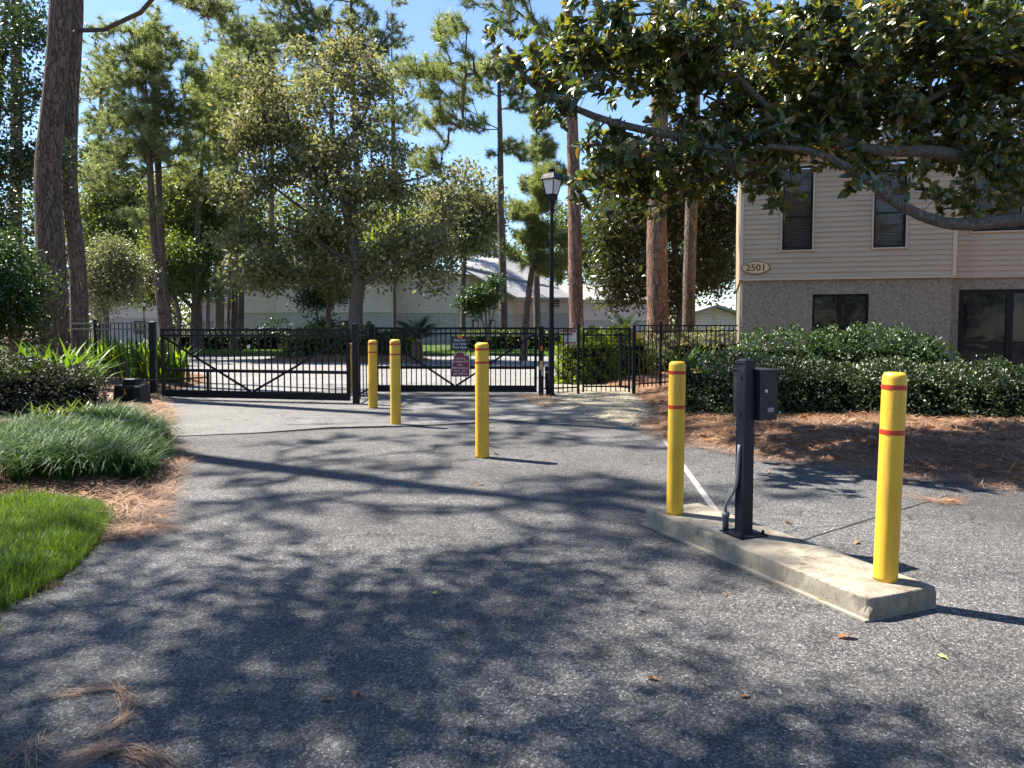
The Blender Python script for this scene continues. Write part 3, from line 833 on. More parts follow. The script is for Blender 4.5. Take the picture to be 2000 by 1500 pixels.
# a thin drift of straw washed along the paving edges
drift = np.array([tuple(G(*p)) for p in [(215, 1060), (300, 1045), (330, 1000), (350, 930), (372, 890), (350, 870), (330, 930), (300, 985), (250, 1010)]])
straw_on(drift, 1500, 13, lambda q: np.full(len(q), 0.006), W=0.004)
drift2 = np.array([tuple(G(*p)) for p in [(1240, 830), (1290, 862), (1500, 905), (1720, 934), (2000, 965), (2000, 948), (1720, 915), (1500, 888), (1290, 845)]])
straw_on(drift2, 2600, 14, lambda q: np.full(len(q), 0.006), W=0.004)
drift3 = np.array([tuple(G(*p)) for p in [(1000, 772), (1060, 800), (1095, 790), (1070, 774)]])
straw_on(drift3, 700, 15, lambda q: np.full(len(q), 0.03), W=0.006)

rng = np.random.default_rng(21)
LWv = np.array([tuple(G(*p)) for p in [(-90, 1255), (0, 1192), (95, 1146), (150, 1108), (182, 1070), (210, 1035), (215, 1008), (185, 985), (60, 978), (-90, 978)]])
q = poly_area_points(rng, LWv, 46000)
q = np.concatenate([q, q[edge_dist(LWv, q) < 0.10][:1600] + rng.normal(size=(min(1600, (edge_dist(LWv, q) < 0.10).sum()), 2)) * 0.07])
z = np.maximum(bed_height(LW, q, 0.06, 0.5, 0.008, 2.0), 0)
n = len(q)
mb = MB()
clump = np.sin(q[:, 0] * 9) * np.sin(q[:, 1] * 8.3) * 0.25 + 1
stray = rng.random(n) < 0.03
straps(mb, np.concatenate([q, z[:, None] - 0.005], 1), rng.uniform(0, 6.283, n), rng.uniform(0.04, 0.115, n) * clump * np.where(stray, 1.7, 1.0), rng.uniform(0.003, 0.0055, n), rng.uniform(0.0, 0.5, n), rng.uniform(0.5, 1.6, n), 3)
tag(make('grass', mb, M['grass']), 'bright green mown grass blades of the roadside lawn', 'grass', kind='stuff')
# grass strip behind the inner road
q = poly_area_points(rng, np.array([(-24, 38.9), (3.4, 38.9), (13, 42), (13, 45), (-24, 45)]), 9000); n = len(q)
mb = MB(); straps(mb, np.concatenate([q, np.full((n, 1), 0.04)], 1), rng.uniform(0, 6.283, n), rng.uniform(0.1, 0.22, n), np.full(n, 0.02), rng.uniform(0, .5, n), rng.uniform(.4, 1.2, n), 3)
tag(make('grass', mb, M['ginger']), 'sunlit green grass strip along the far side of the inner road', 'grass', kind='stuff')
# pebbles on the gravel patch
q = poly_area_points(rng, GV, 3800); z = bed_height(GV, q, 0.03, 0.12, 0.006, 4.0); q, z = q[z > -0.02], np.maximum(z[z > -0.02], 0.0); n = len(q)
oct_v = np.array([[1,0,0],[-1,0,0],[0,1,0],[0,-1,0],[0,0,1],[0,0,-1]], float) * np.array([1, .8, .55])
oct_f = np.array([[0,2,4],[2,1,4],[1,3,4],[3,0,4],[2,0,5],[1,2,5],[3,1,5],[0,3,5]])
mb = MB()
scatter(mb, (oct_v, oct_f), np.concatenate([q, z[:, None] + 0.004], 1), np.concatenate([rng.normal(size=(n, 2)), np.zeros((n, 1))], 1), np.tile([0, 0, 1.0], (n, 1)) + rng.normal(size=(n, 3)) * 0.2, rng.uniform(0.006, 0.02, n))
tag(make('gravel', mb, M['pebble']), 'pale shell gravel spread before the pedestrian gate', 'gravel', kind='stuff')
# white chips scattered over the driveway
q = poly_area_points(rng, np.array([(-3.2, 2.4), (3.2, 2.4), (3.2, 6), (1, 8), (-3, 9)]), 340)
q = q[(rng.random(len(q)) < np.clip(1.3 - q[:, 1] * 0.12, 0.15, 1))]; n = len(q)
mb = MB()
scatter(mb, (oct_v * np.array([1, .5, .3]), oct_f), np.concatenate([q, np.full((n, 1), 0.003)], 1), np.concatenate([rng.normal(size=(n, 2)), np.zeros((n, 1))], 1), np.tile([0, 0, 1.0], (n, 1)), rng.uniform(0.002, 0.0085, n))
tag(make('stone_chips', mb, M['chip']), 'tiny white stone chips scattered over the dark asphalt', 'stones', kind='stuff')
# dry leaves lying in the right bed
q = poly_area_points(rng, RBv, 1500); z = bed_height(RB, q, 0.20, 0.18, 0.024, 3.0); q, z = q[z > 0], z[z > 0]; n = len(q)
mb = MB()
scatter(mb, LEAF8, np.concatenate([q, z[:, None] + 0.02], 1), np.concatenate([rng.normal(size=(n, 2)), rng.normal(size=(n, 1)) * 0.2], 1), np.tile([0, 0, 1.0], (n, 1)) + rng.normal(size=(n, 3)) * 0.4, rng.uniform(0.07, 0.16, n), 1.1)
tag(make('leaf_litter', mb, M['dry_leaf']), 'dry brown magnolia leaves scattered over the right bed', 'leaf litter', kind='stuff')

# ------------------------------------------------------------------ lettering
def text_obj(name, lines, mat, parent, origin, right, up, depth=0.002, bold=0.0):
    """flat raised lettering: lines of (text, height, x, y); origin/right/up give the board's plane"""
    mb = MB()
    right = np.asarray(right, float); up = np.asarray(up, float); nrm = np.cross(right, up)
    for txt, h, x, y, wfit in lines:
        cu = bpy.data.curves.new('lettering', 'FONT'); cu.body = txt; cu.size = 1.0; cu.align_x = 'CENTER'; cu.resolution_u = 3
        cu.offset = bold
        to = bpy.data.objects.new('lettering_source', cu); COL.objects.link(to)
        bpy.context.view_layer.update()
        me = bpy.data.meshes.new_from_object(to.evaluated_get(bpy.context.evaluated_depsgraph_get()))
        co = np.zeros(len(me.vertices) * 3); me.vertices.foreach_get('co', co); co = co.reshape(-1, 3)
        w = co[:, 0].max() - co[:, 0].min()
        sx = wfit / w if wfit else h / 0.7
        sy = h / 0.7
        V = np.asarray(origin) + (co[:, :1] * sx + x) * right + (co[:, 1:2] * sy + y) * up + nrm * depth
        F = [tuple(p.vertices) for p in me.polygons]
        mb.add(V, F)
        bpy.data.objects.remove(to); bpy.data.curves.remove(cu); bpy.data.meshes.remove(me)
    return make(name, mb, M[mat], parent)

# ------------------------------------------------------------------ concrete island with keypad and bollards
ISL = gp(1260, 1023)[:2]
i_u = np.array([0.391, -0.920]); i_u /= np.linalg.norm(i_u)
i_v = np.array([-i_u[1], i_u[0]])
IL, IW, IH = 2.11, 0.51, 0.122
isl = thing('concrete_island', 'low stained concrete island carrying two yellow bollards and the keypad post', 'traffic island', (*(ISL + i_u * IL / 2 + i_v * IW / 2), 0))
rng = np.random.default_rng(31)
mb = MB()
nu, nv = 60, 12
us = np.linspace(0, IL, nu); vs = np.linspace(0, IW, nv)
top = []
def isl_pt(u, v, z): p = ISL + i_u * u + i_v * v; return (p[0], p[1], z)
ring = [(u, 0) for u in us] + [(IL, v) for v in vs[1:]] + [(u, IW) for u in us[::-1][1:]] + [(0, v) for v in vs[::-1][1:-1]]
def off(u, v, e):
    return (u + (e if u < 1e-6 else -e if u > IL - 1e-6 else 0), v + (e if v < 1e-6 else -e if v > IW - 1e-6 else 0))
nz = lambda u, v, s: 0.0012 * math.sin(u * 13 + v * 9 + s) + 0.001 * math.sin(u * 37 + v * 23 + s * 2) + 0.001 * rng.normal()
rows = []
chip = lambda u, v: 0.02 * math.exp(-(((u - IL) ** 2 + v ** 2) / 0.0022))
for e0, zz in ((0.0, -0.02), (0.001, 0.03), (0.002, 0.075), (0.003, IH - 0.010), (0.006, IH - 0.003), (0.013, IH)):
    r = []
    for u, v in ring:
        a, b = off(u, v, e0 + (abs(nz(u, v, zz * 40)) if zz > 0 else 0) + (chip(u, v) if zz > 0.05 else 0)); r.append(isl_pt(a, b, zz))
    rows.append(r)
nr = len(ring)
V = [p for r in rows for p in r]
F = [(i*nr + j, i*nr + (j+1) % nr, (i+1)*nr + (j+1) % nr, (i+1)*nr + j) for i in range(len(rows)-1) for j in range(nr)]
F.append(tuple((len(rows)-1)*nr + j for j in range(nr)))
mb.add(V, F)
make('body', mb, M['concrete'], isl)
mb = MB()
foot = [isl_pt(-0.0, -0.035, 0), isl_pt(0.9, -0.03, 0), isl_pt(1.4, -0.035, 0), isl_pt(IL, -0.03, 0), isl_pt(IL, 0.01, 0), isl_pt(0, 0.01, 0)]
mb.prism([(p[0], p[1]) for p in foot], -0.02, 0.012)
make('footing', mb, M['kerb'], isl)

def bollard(label, x, y, z, h, r, bands, seed, tilt=0.0):
    t = thing('bollard', label, 'bollard', (x, y, z), 'yellow bollards around the gates')
    mb = MB()
    prof = [(r * 0.99, 0.0), (r, 0.02), (r, h - r * 0.55)]
    for a in np.linspace(0, 1, 7)[1:]:
        prof.append((r * (0.62 + 0.38 * math.cos(a * math.pi / 2)), h - r * 0.55 + r * 0.5 * math.sin(a * math.pi / 2)))
    prof.append((r * 0.3, h - r * 0.03))
    mb.lathe((x, y, z), prof, 32)
    o = make('sleeve', mb, M['sleeve'], t, smooth=True)
    for zb in bands:
        b = MB(); zb = h - zb
        b.lathe((x, y, z), [(r - 0.002, zb - 0.014), (r + 0.0015, zb - 0.013), (r + 0.0015, zb + 0.013), (r - 0.002, zb + 0.014)], 32)
        make('band', b, M['redband'], t, smooth=False)
    b = MB(); b.lathe((x, y, z), [(r * 0.9, -0.02), (r * 0.9, 0.01)], 20); make('pipe', b, M['black'], t)
    if tilt: t.rotation_euler = (0, tilt, 0)
    return t
p = gp(1729, 1132, IH); bollard('tall yellow bollard at the near end of the concrete island', p[0], p[1], IH, 1.175, 0.064, (0.085, 0.335), 1, 0.02)
p = gp(1318, 1003, IH); bollard('yellow bollard at the far end of the concrete island', p[0], p[1], IH, 1.165, 0.063, (0.085, 0.345), 2, 0.006)
p = gp(942, 893); bollard('yellow bollard standing alone in the middle of the driveway', p[0], p[1], 0, 1.36, 0.082, (0.08, 0.235), 3)
p = gp(773, 830); bollard('yellow bollard left of centre on the paving joint before the gates', p[0], p[1], 0.006, 1.34, 0.083, (0.075, 0.235), 4)
p = gp(729, 797); bollard('yellow bollard beside the post between the two gates', p[0], p[1], 0.006, 1.285, 0.085, (0.075, 0.23), 5)
p = at(684, 700, 17.2); bollard('yellow bollard behind the gate, half hidden by the centre post', p[0] + 0.01, p[1], 0.0, 1.16, 0.085, (0.1, 0.24), 6)

# keypad post
p = gp(1452, 1043, IH)
ax3 = np.array([[*i_v, 0], [*(-i_u), 0], [0, 0, 1.0]])       # across, along (away), up
kp = thing('keypad_post', 'black square post with keypad box on the concrete island', 'keypad post', p)
def kbox(name, c, s, mat, parent=kp):
    o = np.array(c, float) @ ax3 + p
    m_ = MB().box(o, s, ax3); return make(name, m_, M[mat], parent)
pl = kbox('base_plate', (0, 0, 0.006), (0.23, 0.23, 0.012), 'navy')
for sx in (-1, 1):
    for sy in (-1, 1):
        c = np.array([sx * 0.09, sy * 0.09, 0.012]) @ ax3 + p
        make('bolt', MB().lathe(c, [(0.016, 0), (0.016, 0.006), (0.011, 0.006), (0.011, 0.022), (0.006, 0.03)], 8), M['navy'], pl)
kbox('post', (0, 0, 0.595), (0.084, 0.084, 1.165), 'navy')
cap = MB()
for zz, w in ((1.1775, 0.104),):
    o = np.array([0, 0, 0]) @ ax3 + p
    k = []
    for w_, z_ in ((0.094, 1.175), (0.094, 1.195), (0.05, 1.206)):
        for sx, sy in ((-1,-1),(1,-1),(1,1),(-1,1)):
            k.append(np.array([sx * w_ / 2, sy * w_ / 2, z_]) @ ax3 + p)
    cap.add(k, [(0,3,2,1),(0,1,5,4),(1,2,6,5),(2,3,7,6),(3,0,4,7),(4,5,9,8),(5,6,10,9),(6,7,11,10),(7,4,8,11),(8,9,10,11)])
make('post_cap', cap, M['navy'], kp)
kb = kbox('keypad_box', (0.127, 0.055, 0.955), (0.15, 0.27, 0.33), 'black_plastic')
kbox('visor', (0.150, 0.055, 1.128), (0.21, 0.285, 0.012), 'black_plastic', kb)
kbox('keypad_face', (0.206, 0.055, 0.955), (0.012, 0.25, 0.31), 'bronze', kb)
for dz in (-0.115, 0.115):
    for dy in (-0.09, 0.20):
        c = np.array([0.203, dy, 0.955 + dz]) @ ax3 + p
        make('screw', MB().box(c + np.array([0.012, 0, 0]) @ ax3, (0.006, 0.012, 0.012), ax3), M['silver'], kb)
kbox('seam', (0.127, 0.0555, 0.90), (0.153, 0.273, 0.004), 'black', kb)
kbox('lock', (0.10, -0.083, 0.99), (0.02, 0.012, 0.02), 'silver', kb)
kbox('rating_label', (0.145, -0.081, 0.86), (0.05, 0.003, 0.03), 'grey_pvc', kb)
for zc in (0.83, 1.08):
    kbox('mount_bolt', (-0.044, 0.0, zc), (0.008, 0.018, 0.018), 'black')
kbox('weld_bead', (0, 0, 0.0155), (0.096, 0.096, 0.007), 'navy')
cond = MB()
c0 = np.array([-0.055, 0.12, 0.0]) @ ax3 + p
cond.lathe(c0, [(0.022, 0), (0.022, 0.10), (0.028, 0.10), (0.028, 0.13), (0.0, 0.13)], 12)
c1 = np.array([-0.055, 0.12, 0.12]) @ ax3 + p
c2 = np.array([-0.075, 0.09, 0.20]) @ ax3 + p
c3 = np.array([-0.055, 0.02, 0.34]) @ ax3 + p
c4 = np.array([-0.046, 0.0, 0.62]) @ ax3 + p
cond.tube(smooth_path([c1, c2, c3, c4], 16), 0.012, 8)
make('conduit', cond, M['grey_pvc'], kp, smooth=True)
spl = MB(); rng = np.random.default_rng(3)
a = np.linspace(0, 2 * math.pi, 18, endpoint=False)
cc = np.array([-0.06, 0.13, 0.0]) @ ax3 + p
spl.add([cc + np.array([math.cos(t) * (0.085 + 0.02 * rng.normal()), math.sin(t) * (0.085 + 0.02 * rng.normal()), 0.004]) for t in a], [tuple(range(18))])
make('mortar_patch', spl, M['white_paint'], kp)

# ------------------------------------------------------------------ gates and fences
def A2(px, d): return at(px, 690, d)[:2]
def picket_run(parent, a, b, z0, z1, n, w, off_=(0.5), mat='black', name='picket', inc_ends=False):
    a = np.asarray(a, float); b = np.asarray(b, float)
    t = (b - a) / np.linalg.norm(b - a); sd = np.array([-t[1], t[0]])
    axm = np.array([[*t, 0], [*sd, 0], [0, 0, 1.0]])
    ks = np.arange(1, n) / n
    first = None
    for k in ks:
        q = a + (b - a) * k
        if first is None:
            m_ = MB().box((*q, (z0 + z1) / 2), (w, w, z1 - z0), axm)
            first = make(name, m_, M[mat], parent); q0 = q
        else:
            share(name, first, parent, (*(q - q0), 0))
def rail(parent, a, b, z, h, w, name='rail', mat='black', dz=0.0):
    return make(name, MB().bar((*a, z), (*b, z + dz), w, h), M[mat], parent)
def post(parent, q, z0, z1, w, ang=0.0, name='post', capped=True, mat='black'):
    c, s = math.cos(ang), math.sin(ang)
    axm = np.array([[c, s, 0], [-s, c, 0], [0, 0, 1.0]])
    o = make(name, MB().box((*q, (z0 + z1) / 2), (w, w, z1 - z0), axm), M[mat], parent)
    if capped:
        k = []
        for w_, z_ in ((w + 0.014, z1), (w + 0.014, z1 + 0.018), (w * 0.5, z1 + 0.035)):
            for sx, sy in ((-1,-1),(1,-1),(1,1),(-1,1)):
                k.append(np.array([*q, z_]) + np.array([sx * w_ / 2, sy * w_ / 2, 0]) @ axm)
        m_ = MB().add(k, [(0,3,2,1),(0,1,5,4),(1,2,6,5),(2,3,7,6),(3,0,4,7),(4,5,9,8),(5,6,10,9),(6,7,11,10),(7,4,8,11),(8,9,10,11)])
        make('post_cap', m_, M[mat], o)
    return o
def gate(name, label, a, b, n, z0, z1, brace=True, w=0.022, mid=0.62, thick=0.15, stile=0.06, group=None):
    a = np.asarray(a); b = np.asarray(b)
    g = thing(name, label, 'gate', (*((a + b) / 2), 0), group)
    t = (b - a) / np.linalg.norm(b - a); sd = np.array([-t[1], t[0]])
    front = -sd if sd[1] > 0 else sd
    for q in (a, b):
        make('stile', MB().box((*q, (z0 + z1) / 2), (stile, stile, z1 - z0), np.array([[*t, 0], [*sd, 0], [0, 0, 1.0]])), M['black'], g)
    e = t * (stile / 2)
    rail(g, a + e, b - e, z1 - 0.03, 0.05, 0.045)
    rail(g, a + e, b - e, z1 - 0.145, 0.04, 0.045)
    rail(g, a + e, b - e, mid, 0.065, 0.05, 'middle_rail')
    rail(g, a + e, b - e, z0 + thick / 2, thick, 0.06, 'bottom_beam')
    picket_run(g, a, b, z0 + thick, z1 - 0.05, n, w)
    if brace:
        c = (a + b) / 2 - t * 0.02
        f3 = np.array([*(front * 0.034), 0])
        make('brace', MB().bar(np.array([*(a + e), z1 - 0.17]) + f3, np.array([*(c - t * 0.02), z0 + thick]) + f3, 0.02, 0.045), M['black'], g)
        make('brace', MB().bar(np.array([*(b - e), z1 - 0.17]) + f3, np.array([*(c + t * 0.04), z0 + thick]) + f3, 0.02, 0.045), M['black'], g)
    return g, t, front
gl = gate('driveway_gate', 'left black metal driveway gate with V-shaped bracing', A2(318, 15.75), A2(680, 14.85), 30, 0.055, 1.50)
gr = gate('driveway_gate', 'right black metal driveway gate carrying the two notice signs', A2(736, 16.75), A2(1046, 16.6), 32, 0.07, 1.53)
# left gate: small fixing plate for the opener arm
q = A2(405, 15.55)
make('arm_bracket', MB().box((q[0], q[1], 0.36), (0.05, 0.05, 0.5)), M['black'], gl[0])
make('tag', MB().box((*(A2(487, 15.28) + gl[2] * 0.03), 1.125), (0.06, 0.006, 0.06)), M['sign_white'], gl[0])

def gate_post(label, px, d, z1, w, ang=0.0, z0=-0.05):
    q = A2(px, d)
    t = thing('gate_post', label, 'gate post', (*q, 0), 'black gate posts')
    post(t, q, z0, z1, w, ang)
    return t, q
P1, q1 = gate_post('black square gate post left of the left driveway gate', 299, 16.1, 1.62, 0.125, 0.1)
P2, q2 = gate_post('black gate post near the camera between the two driveway gates', 695, 14.75, 1.575, 0.115, -0.1)
P3, q3 = gate_post('black gate post at the left end of the right driveway gate', 727, 16.75, 1.565, 0.10, 0.0)
P4, q4 = gate_post('black gate post with orange and amber reflectors beside the lamp post', 1057, 16.2, 1.52, 0.105, 0.05)
make('orange_reflector', MB().box((q4[0] + 0.005, q4[1] - 0.06, 1.07), (0.045, 0.012, 0.105)), M['orange'], P4)
make('amber_reflector', MB().box((q4[0] + 0.005, q4[1] - 0.06, 0.70), (0.065, 0.014, 0.19)), M['amber'], P4)
make('white_reflector', MB().box((q4[0] - 0.024, q4[1] - 0.0685, 0.66), (0.018, 0.003, 0.12)), M['sign_white'], P4)
make('padlock', MB().box((q4[0] + 0.02, q4[1] - 0.06, 0.53), (0.035, 0.016, 0.11)), M['silver'], P4)
# link panel between P2 and P3
lk = thing('fence_panel', 'narrow black picket panel linking the two centre gate posts', 'fence', (*((q2 + q3) / 2), 0))
dl = unit((q3 - q2)[None])[0]
a, b = q2 + dl * 0.065, q3 - dl * 0.055
for z_ in (1.49, 1.36, 0.17): rail(lk, a, b, z_, 0.035, 0.03)
picket_run(lk, a, b, 0.06, 1.48, 5, 0.02)
# left fence, running back from the gate post
f0 = q1 + np.array([-0.075, 0.03]); f1 = A2(187, 18.3); f2 = A2(128, 20.2); f3_ = A2(60, 21.6)
fl = thing('picket_fence', 'black metal picket fence running back left of the driveway gate', 'fence', (*f0, 0))
for a, b, n in ((f0, f1, 13), (f1, f2, 7), (f2, f3_, 8)):
    for z_ in (1.62, 1.48, 0.22): rail(fl, a, b, z_, 0.035, 0.032)
    picket_run(fl, a, b, 0.04, 1.61, n, 0.02)
for q in (f1, f2): post(fl, q, -0.05, 1.68, 0.065, 0.5)

# pedestrian gate, its fences and sign
def fence_part(label, pts, counts, posts, z1=1.52, z0=0.06, pw=0.06, rails=(0, 0.13, 1.33), group=None):
    t = thing('picket_fence', label, 'fence', (*pts[0], 0), group)
    for a, b, n in zip(pts[:-1], pts[1:], counts):
        for r_ in rails: rail(t, a, b, z1 - 0.02 - r_, 0.032, 0.03)
        picket_run(t, a, b, z0, z1 - 0.025, n, 0.019)
    for q in posts: post(t, q, -0.1, z1 + 0.05, pw, 0.0)
    return t
pf0 = q4 + np.array([0.07, 0.12]); pf1 = A2(1127, 16.75)
fence_part('short black picket fence between the lamp post and the pedestrian gate', [pf0, pf1], [7], [pf1 + np.array([0.03, 0])])
pg_a, pg_b = A2(1137, 16.75), A2(1231, 16.75)
pg = thing('pedestrian_gate', 'narrow black pedestrian gate with one diagonal brace over the gravel', 'gate', (*((pg_a + pg_b) / 2), 0))
tt = unit((pg_b - pg_a)[None])[0]
for q in (pg_a + tt * 0.03, pg_b - tt * 0.02):
    make('stile', MB().box((*q, 0.79), (0.045, 0.045, 1.46)), M['black'], pg)
for z_ in (1.49, 1.35, 0.19): rail(pg, pg_a + tt * 0.053, pg_b - tt * 0.043, z_, 0.035, 0.03)
picket_run(pg, pg_a, pg_b, 0.07, 1.475, 10, 0.019)
make('brace', MB().bar((pg_a[0] + 0.05, pg_a[1] - 0.028, 0.27), (pg_b[0] - 0.04, pg_b[1] - 0.028, 1.34), 0.014, 0.03), M['black'], pg)
pp, qpp = gate_post('black gate post right of the pedestrian gate with small latch box', 1238, 16.8, 1.55, 0.07)
make('latch_box', MB().box((qpp[0] + 0.10, qpp[1] - 0.02, 1.33), (0.10, 0.05, 0.12)), M['amber'], pp)
make('latch_tube', MB().box((qpp[0] + 0.02, qpp[1] - 0.052, 0.42), (0.035, 0.03, 0.72)), M['black'], pp)
r1 = A2(1290, 17.3); r2 = A2(1370, 18.2); r3 = A2(1440, 19.3)
fence_part('black picket fence climbing back from the pedestrian gate to the building', [qpp + np.array([0.04, 0.02]), r1, r2, r3], [6, 9, 8], [r1], 1.585, 0.16)
gs = A2(1212, 18.6)
t_ = thing('gate_stop_post', 'short black post standing behind the pedestrian gate', 'post', (*gs, 0)); post(t_, gs, 0.0, 1.37, 0.075)

# sign: video surveillance notice on the short fence
sg = np.array([*(A2(1112, 16.7) + np.array([0, -0.03])), 0])
sn = thing('surveillance_sign', 'small maroon and white notice sign on the fence by the lamp post', 'sign', (sg[0], sg[1], 1.05))
SX, SZ = np.array([1, 0, 0.]), np.array([0, 0, 1.])
c = np.array([sg[0], sg[1], 1.315])
make('board', MB().box(c, (0.31, 0.008, 0.345)), M['sign_white'], sn)
make('header', MB().box(c + [0, -0.0055, 0.125], (0.285, 0.003, 0.075)), M['sign_red'], sn)
make('footer', MB().box(c + [0, -0.0055, -0.135], (0.285, 0.003, 0.05)), M['sign_red'], sn)
text_obj('lettering', [('NO', 0.022, 0, 0.138, 0), ('TRESPASSING', 0.026, 0, 0.098, 0.25)], 'sign_white', sn, c + [0, -0.008, 0], SX, SZ, 0.0)
text_obj('lettering', [('THIS PROPERTY', 0.025, 0, 0.048, 0.24), ('IS PROTECTED BY', 0.025, 0, 0.008, 0.25), ('VIDEO', 0.025, 0, -0.034, 0.10), ('SURVEILLANCE', 0.028, 0, -0.078, 0.22)], 'sign_red', sn, c + [0, -0.0055, 0], SX, SZ, 0.0)
text_obj('lettering', [('TRESPASSERS WILL', 0.014, 0, -0.131, 0.24), ('BE PROSECUTED', 0.014, 0, -0.152, 0.22)], 'sign_white', sn, c + [0, -0.008, 0], SX, SZ, 0.0)

# signs on the right driveway gate
gA = np.array(A2(897.5, 16.60))
c1_ = np.array([gA[0], gA[1], 1.165])
s1 = thing('gate_sign', 'dark blue sign reading One Car at a Time Thru Gate', 'sign', (c1_[0], c1_[1], 1.0))
make('board', MB().box(c1_, (0.405, 0.012, 0.315)), M['sign_navy'], s1)
make('orange_sticker', MB().prism([(-0.055, 0.11), (0.05, 0.115), (0.06, 0.15), (0.03, 0.17), (-0.04, 0.165)], -0.0085, -0.0065, lambda x, y, z: (c1_[0] + 0.005 + x, c1_[1] + z, c1_[2] + y)), M['orange'], s1)
text_obj('lettering', [('One Car', 0.054, 0.0, 0.048, 0.265), ('at a Time', 0.05, 0.0, -0.033, 0.295), ('Thru Gate', 0.052, 0.0, -0.112, 0.33)], 'sign_white', s1, c1_ + [0, -0.0075, 0], SX, SZ, 0.0, 0.012)
c2_ = np.array([gA[0] + 0.01, gA[1], 0.70])
s2 = thing('gate_sign', 'maroon shaped sign reading Private Community No Trespassing Speed Limit 10 MPH', 'sign', (c2_[0], c2_[1], 0.4))
def sign_outline(w, h, g):
    pts = [(-w + g, -h + g), (w - g, -h + g), (w - g, h * 0.70 - g), (w * 0.62 - g * .6, h * 0.70 - g)]
    for t in np.linspace(0.0, 1, 7): 
        ang = t * math.pi / 2
        pts.append(((0.60 * w) * math.cos(ang) * 0.62 + 0.12 * w - g * 0.5 if t < 1 else 0.10 * w, h * 0.72 + (h * 0.26) * math.sin(ang) - g))
    pts += [(-x, y) for x, y in pts[::-1][:8]]
    return pts
w_, h_ = 0.218, 0.285
make('board_edge', MB().prism(sign_outline(w_, h_, 0.0), -0.005, 0.005, lambda x, y, z: (c2_[0] + x, c2_[1] + z, c2_[2] + y)), M['sign_white'], s2)
make('board', MB().prism(sign_outline(w_, h_, 0.012), -0.0085, -0.006, lambda x, y, z: (c2_[0] + x, c2_[1] + z, c2_[2] + y)), M['sign_red'], s2)
text_obj('lettering', [('PRIVATE', 0.042, 0, 0.105, 0.23), ('COMMUNITY', 0.045, 0, 0.035, 0.385), ('NO', 0.042, 0, -0.035, 0.10), ('TRESPASSING', 0.042, 0, -0.105, 0.37), ('SPEED LIMIT', 0.032, 0, -0.165, 0.28), ('10 MPH', 0.055, 0, -0.245, 0.30)], 'sign_white', s2, c2_ + [0, -0.0095, 0], SX, SZ, 0.0, 0.004)

# gate openers
go = gp(258, 788, 0.10)
op = thing('gate_opener', 'squat black gate opener box on the pine straw left of the gate', 'gate opener', go)
mb = MB()
def tier(mb, c, lv, ang):
    cs, sn_ = math.cos(ang), math.sin(ang); V = []
    for hx, hy, z_ in lv:
        ch = 0.13
        for x, y in ((-1+ch,-1),(1-ch,-1),(1,-1+ch),(1,1-ch),(1-ch,1),(-1+ch,1),(-1,1-ch),(-1,-1+ch)):
            X_, Y_ = x * hx, y * hy
            V.append((c[0] + X_ * cs - Y_ * sn_, c[1] + X_ * sn_ + Y_ * cs, c[2] + z_))
    F = [(i*8+j, i*8+(j+1) % 8, (i+1)*8+(j+1) % 8, (i+1)*8+j) for i in range(len(lv)-1) for j in range(8)]
    F += [tuple(range(8))[::-1], tuple((len(lv)-1)*8 + j for j in range(8))]
    mb.add(V, F)
tier(mb, go, [(0.285, 0.24, -0.08), (0.28, 0.235, 0.02), (0.265, 0.22, 0.05), (0.245, 0.20, 0.32), (0.225, 0.18, 0.35)], 0.1)
make('housing', mb, M['black_plastic'], op)
mb = MB(); tier(mb, go, [(0.13, 0.11, 0.35), (0.13, 0.11, 0.40), (0.115, 0.10, 0.46), (0.09, 0.08, 0.47)], 0.1); make('motor_cap', mb, M['black_plastic'], op)
make('front_panel', MB().box(go + [0.022, -0.222, 0.165], (0.21, 0.022, 0.25), np.array([[0.995, 0.1, 0], [-0.1, 0.995, 0], [0, 0, 1]])), M['bronze'], op)
wl_ = MB()
for k_, ww in enumerate((0.055, 0.03, 0.05)): wl_.box(go + [-0.005, -0.2365, 0.20 + k_ * 0.017], (ww, 0.003, 0.011))
wl_.add([go + [-0.022, -0.2385, 0.26], go + [0.012, -0.2385, 0.26], go + [-0.005, -0.2385, 0.285]], [(0, 1, 2)])
make('warning_label', wl_, M['yellow'], op)
arm = MB().bar(go + [0.14, 0.02, 0.42], (*(A2(405, 15.5)), 0.48), 0.025, 0.03)
make('opener_arm', arm, M['black'], op)
go2 = np.array([*A2(1069, 16.6), 0.0])
op2 = thing('gate_opener', 'slim black gate opener wedged between reflector post and lamp post', 'gate opener', go2)
make('housing', MB().box(go2 + [0, 0, 0.33], (0.10, 0.20, 0.36)), M['black_plastic'], op2)
make('head', MB().box(go2 + [0, -0.02, 0.60], (0.115, 0.22, 0.09)), M['black_plastic'], op2)
make('seam_strip', MB().box(go2 + [0, 0, 0.5325], (0.112, 0.215, 0.022)), M['silver'], op2)
make('foot', MB().box(go2 + [0, 0, 0.07], (0.06, 0.12, 0.16)), M['black'], op2)

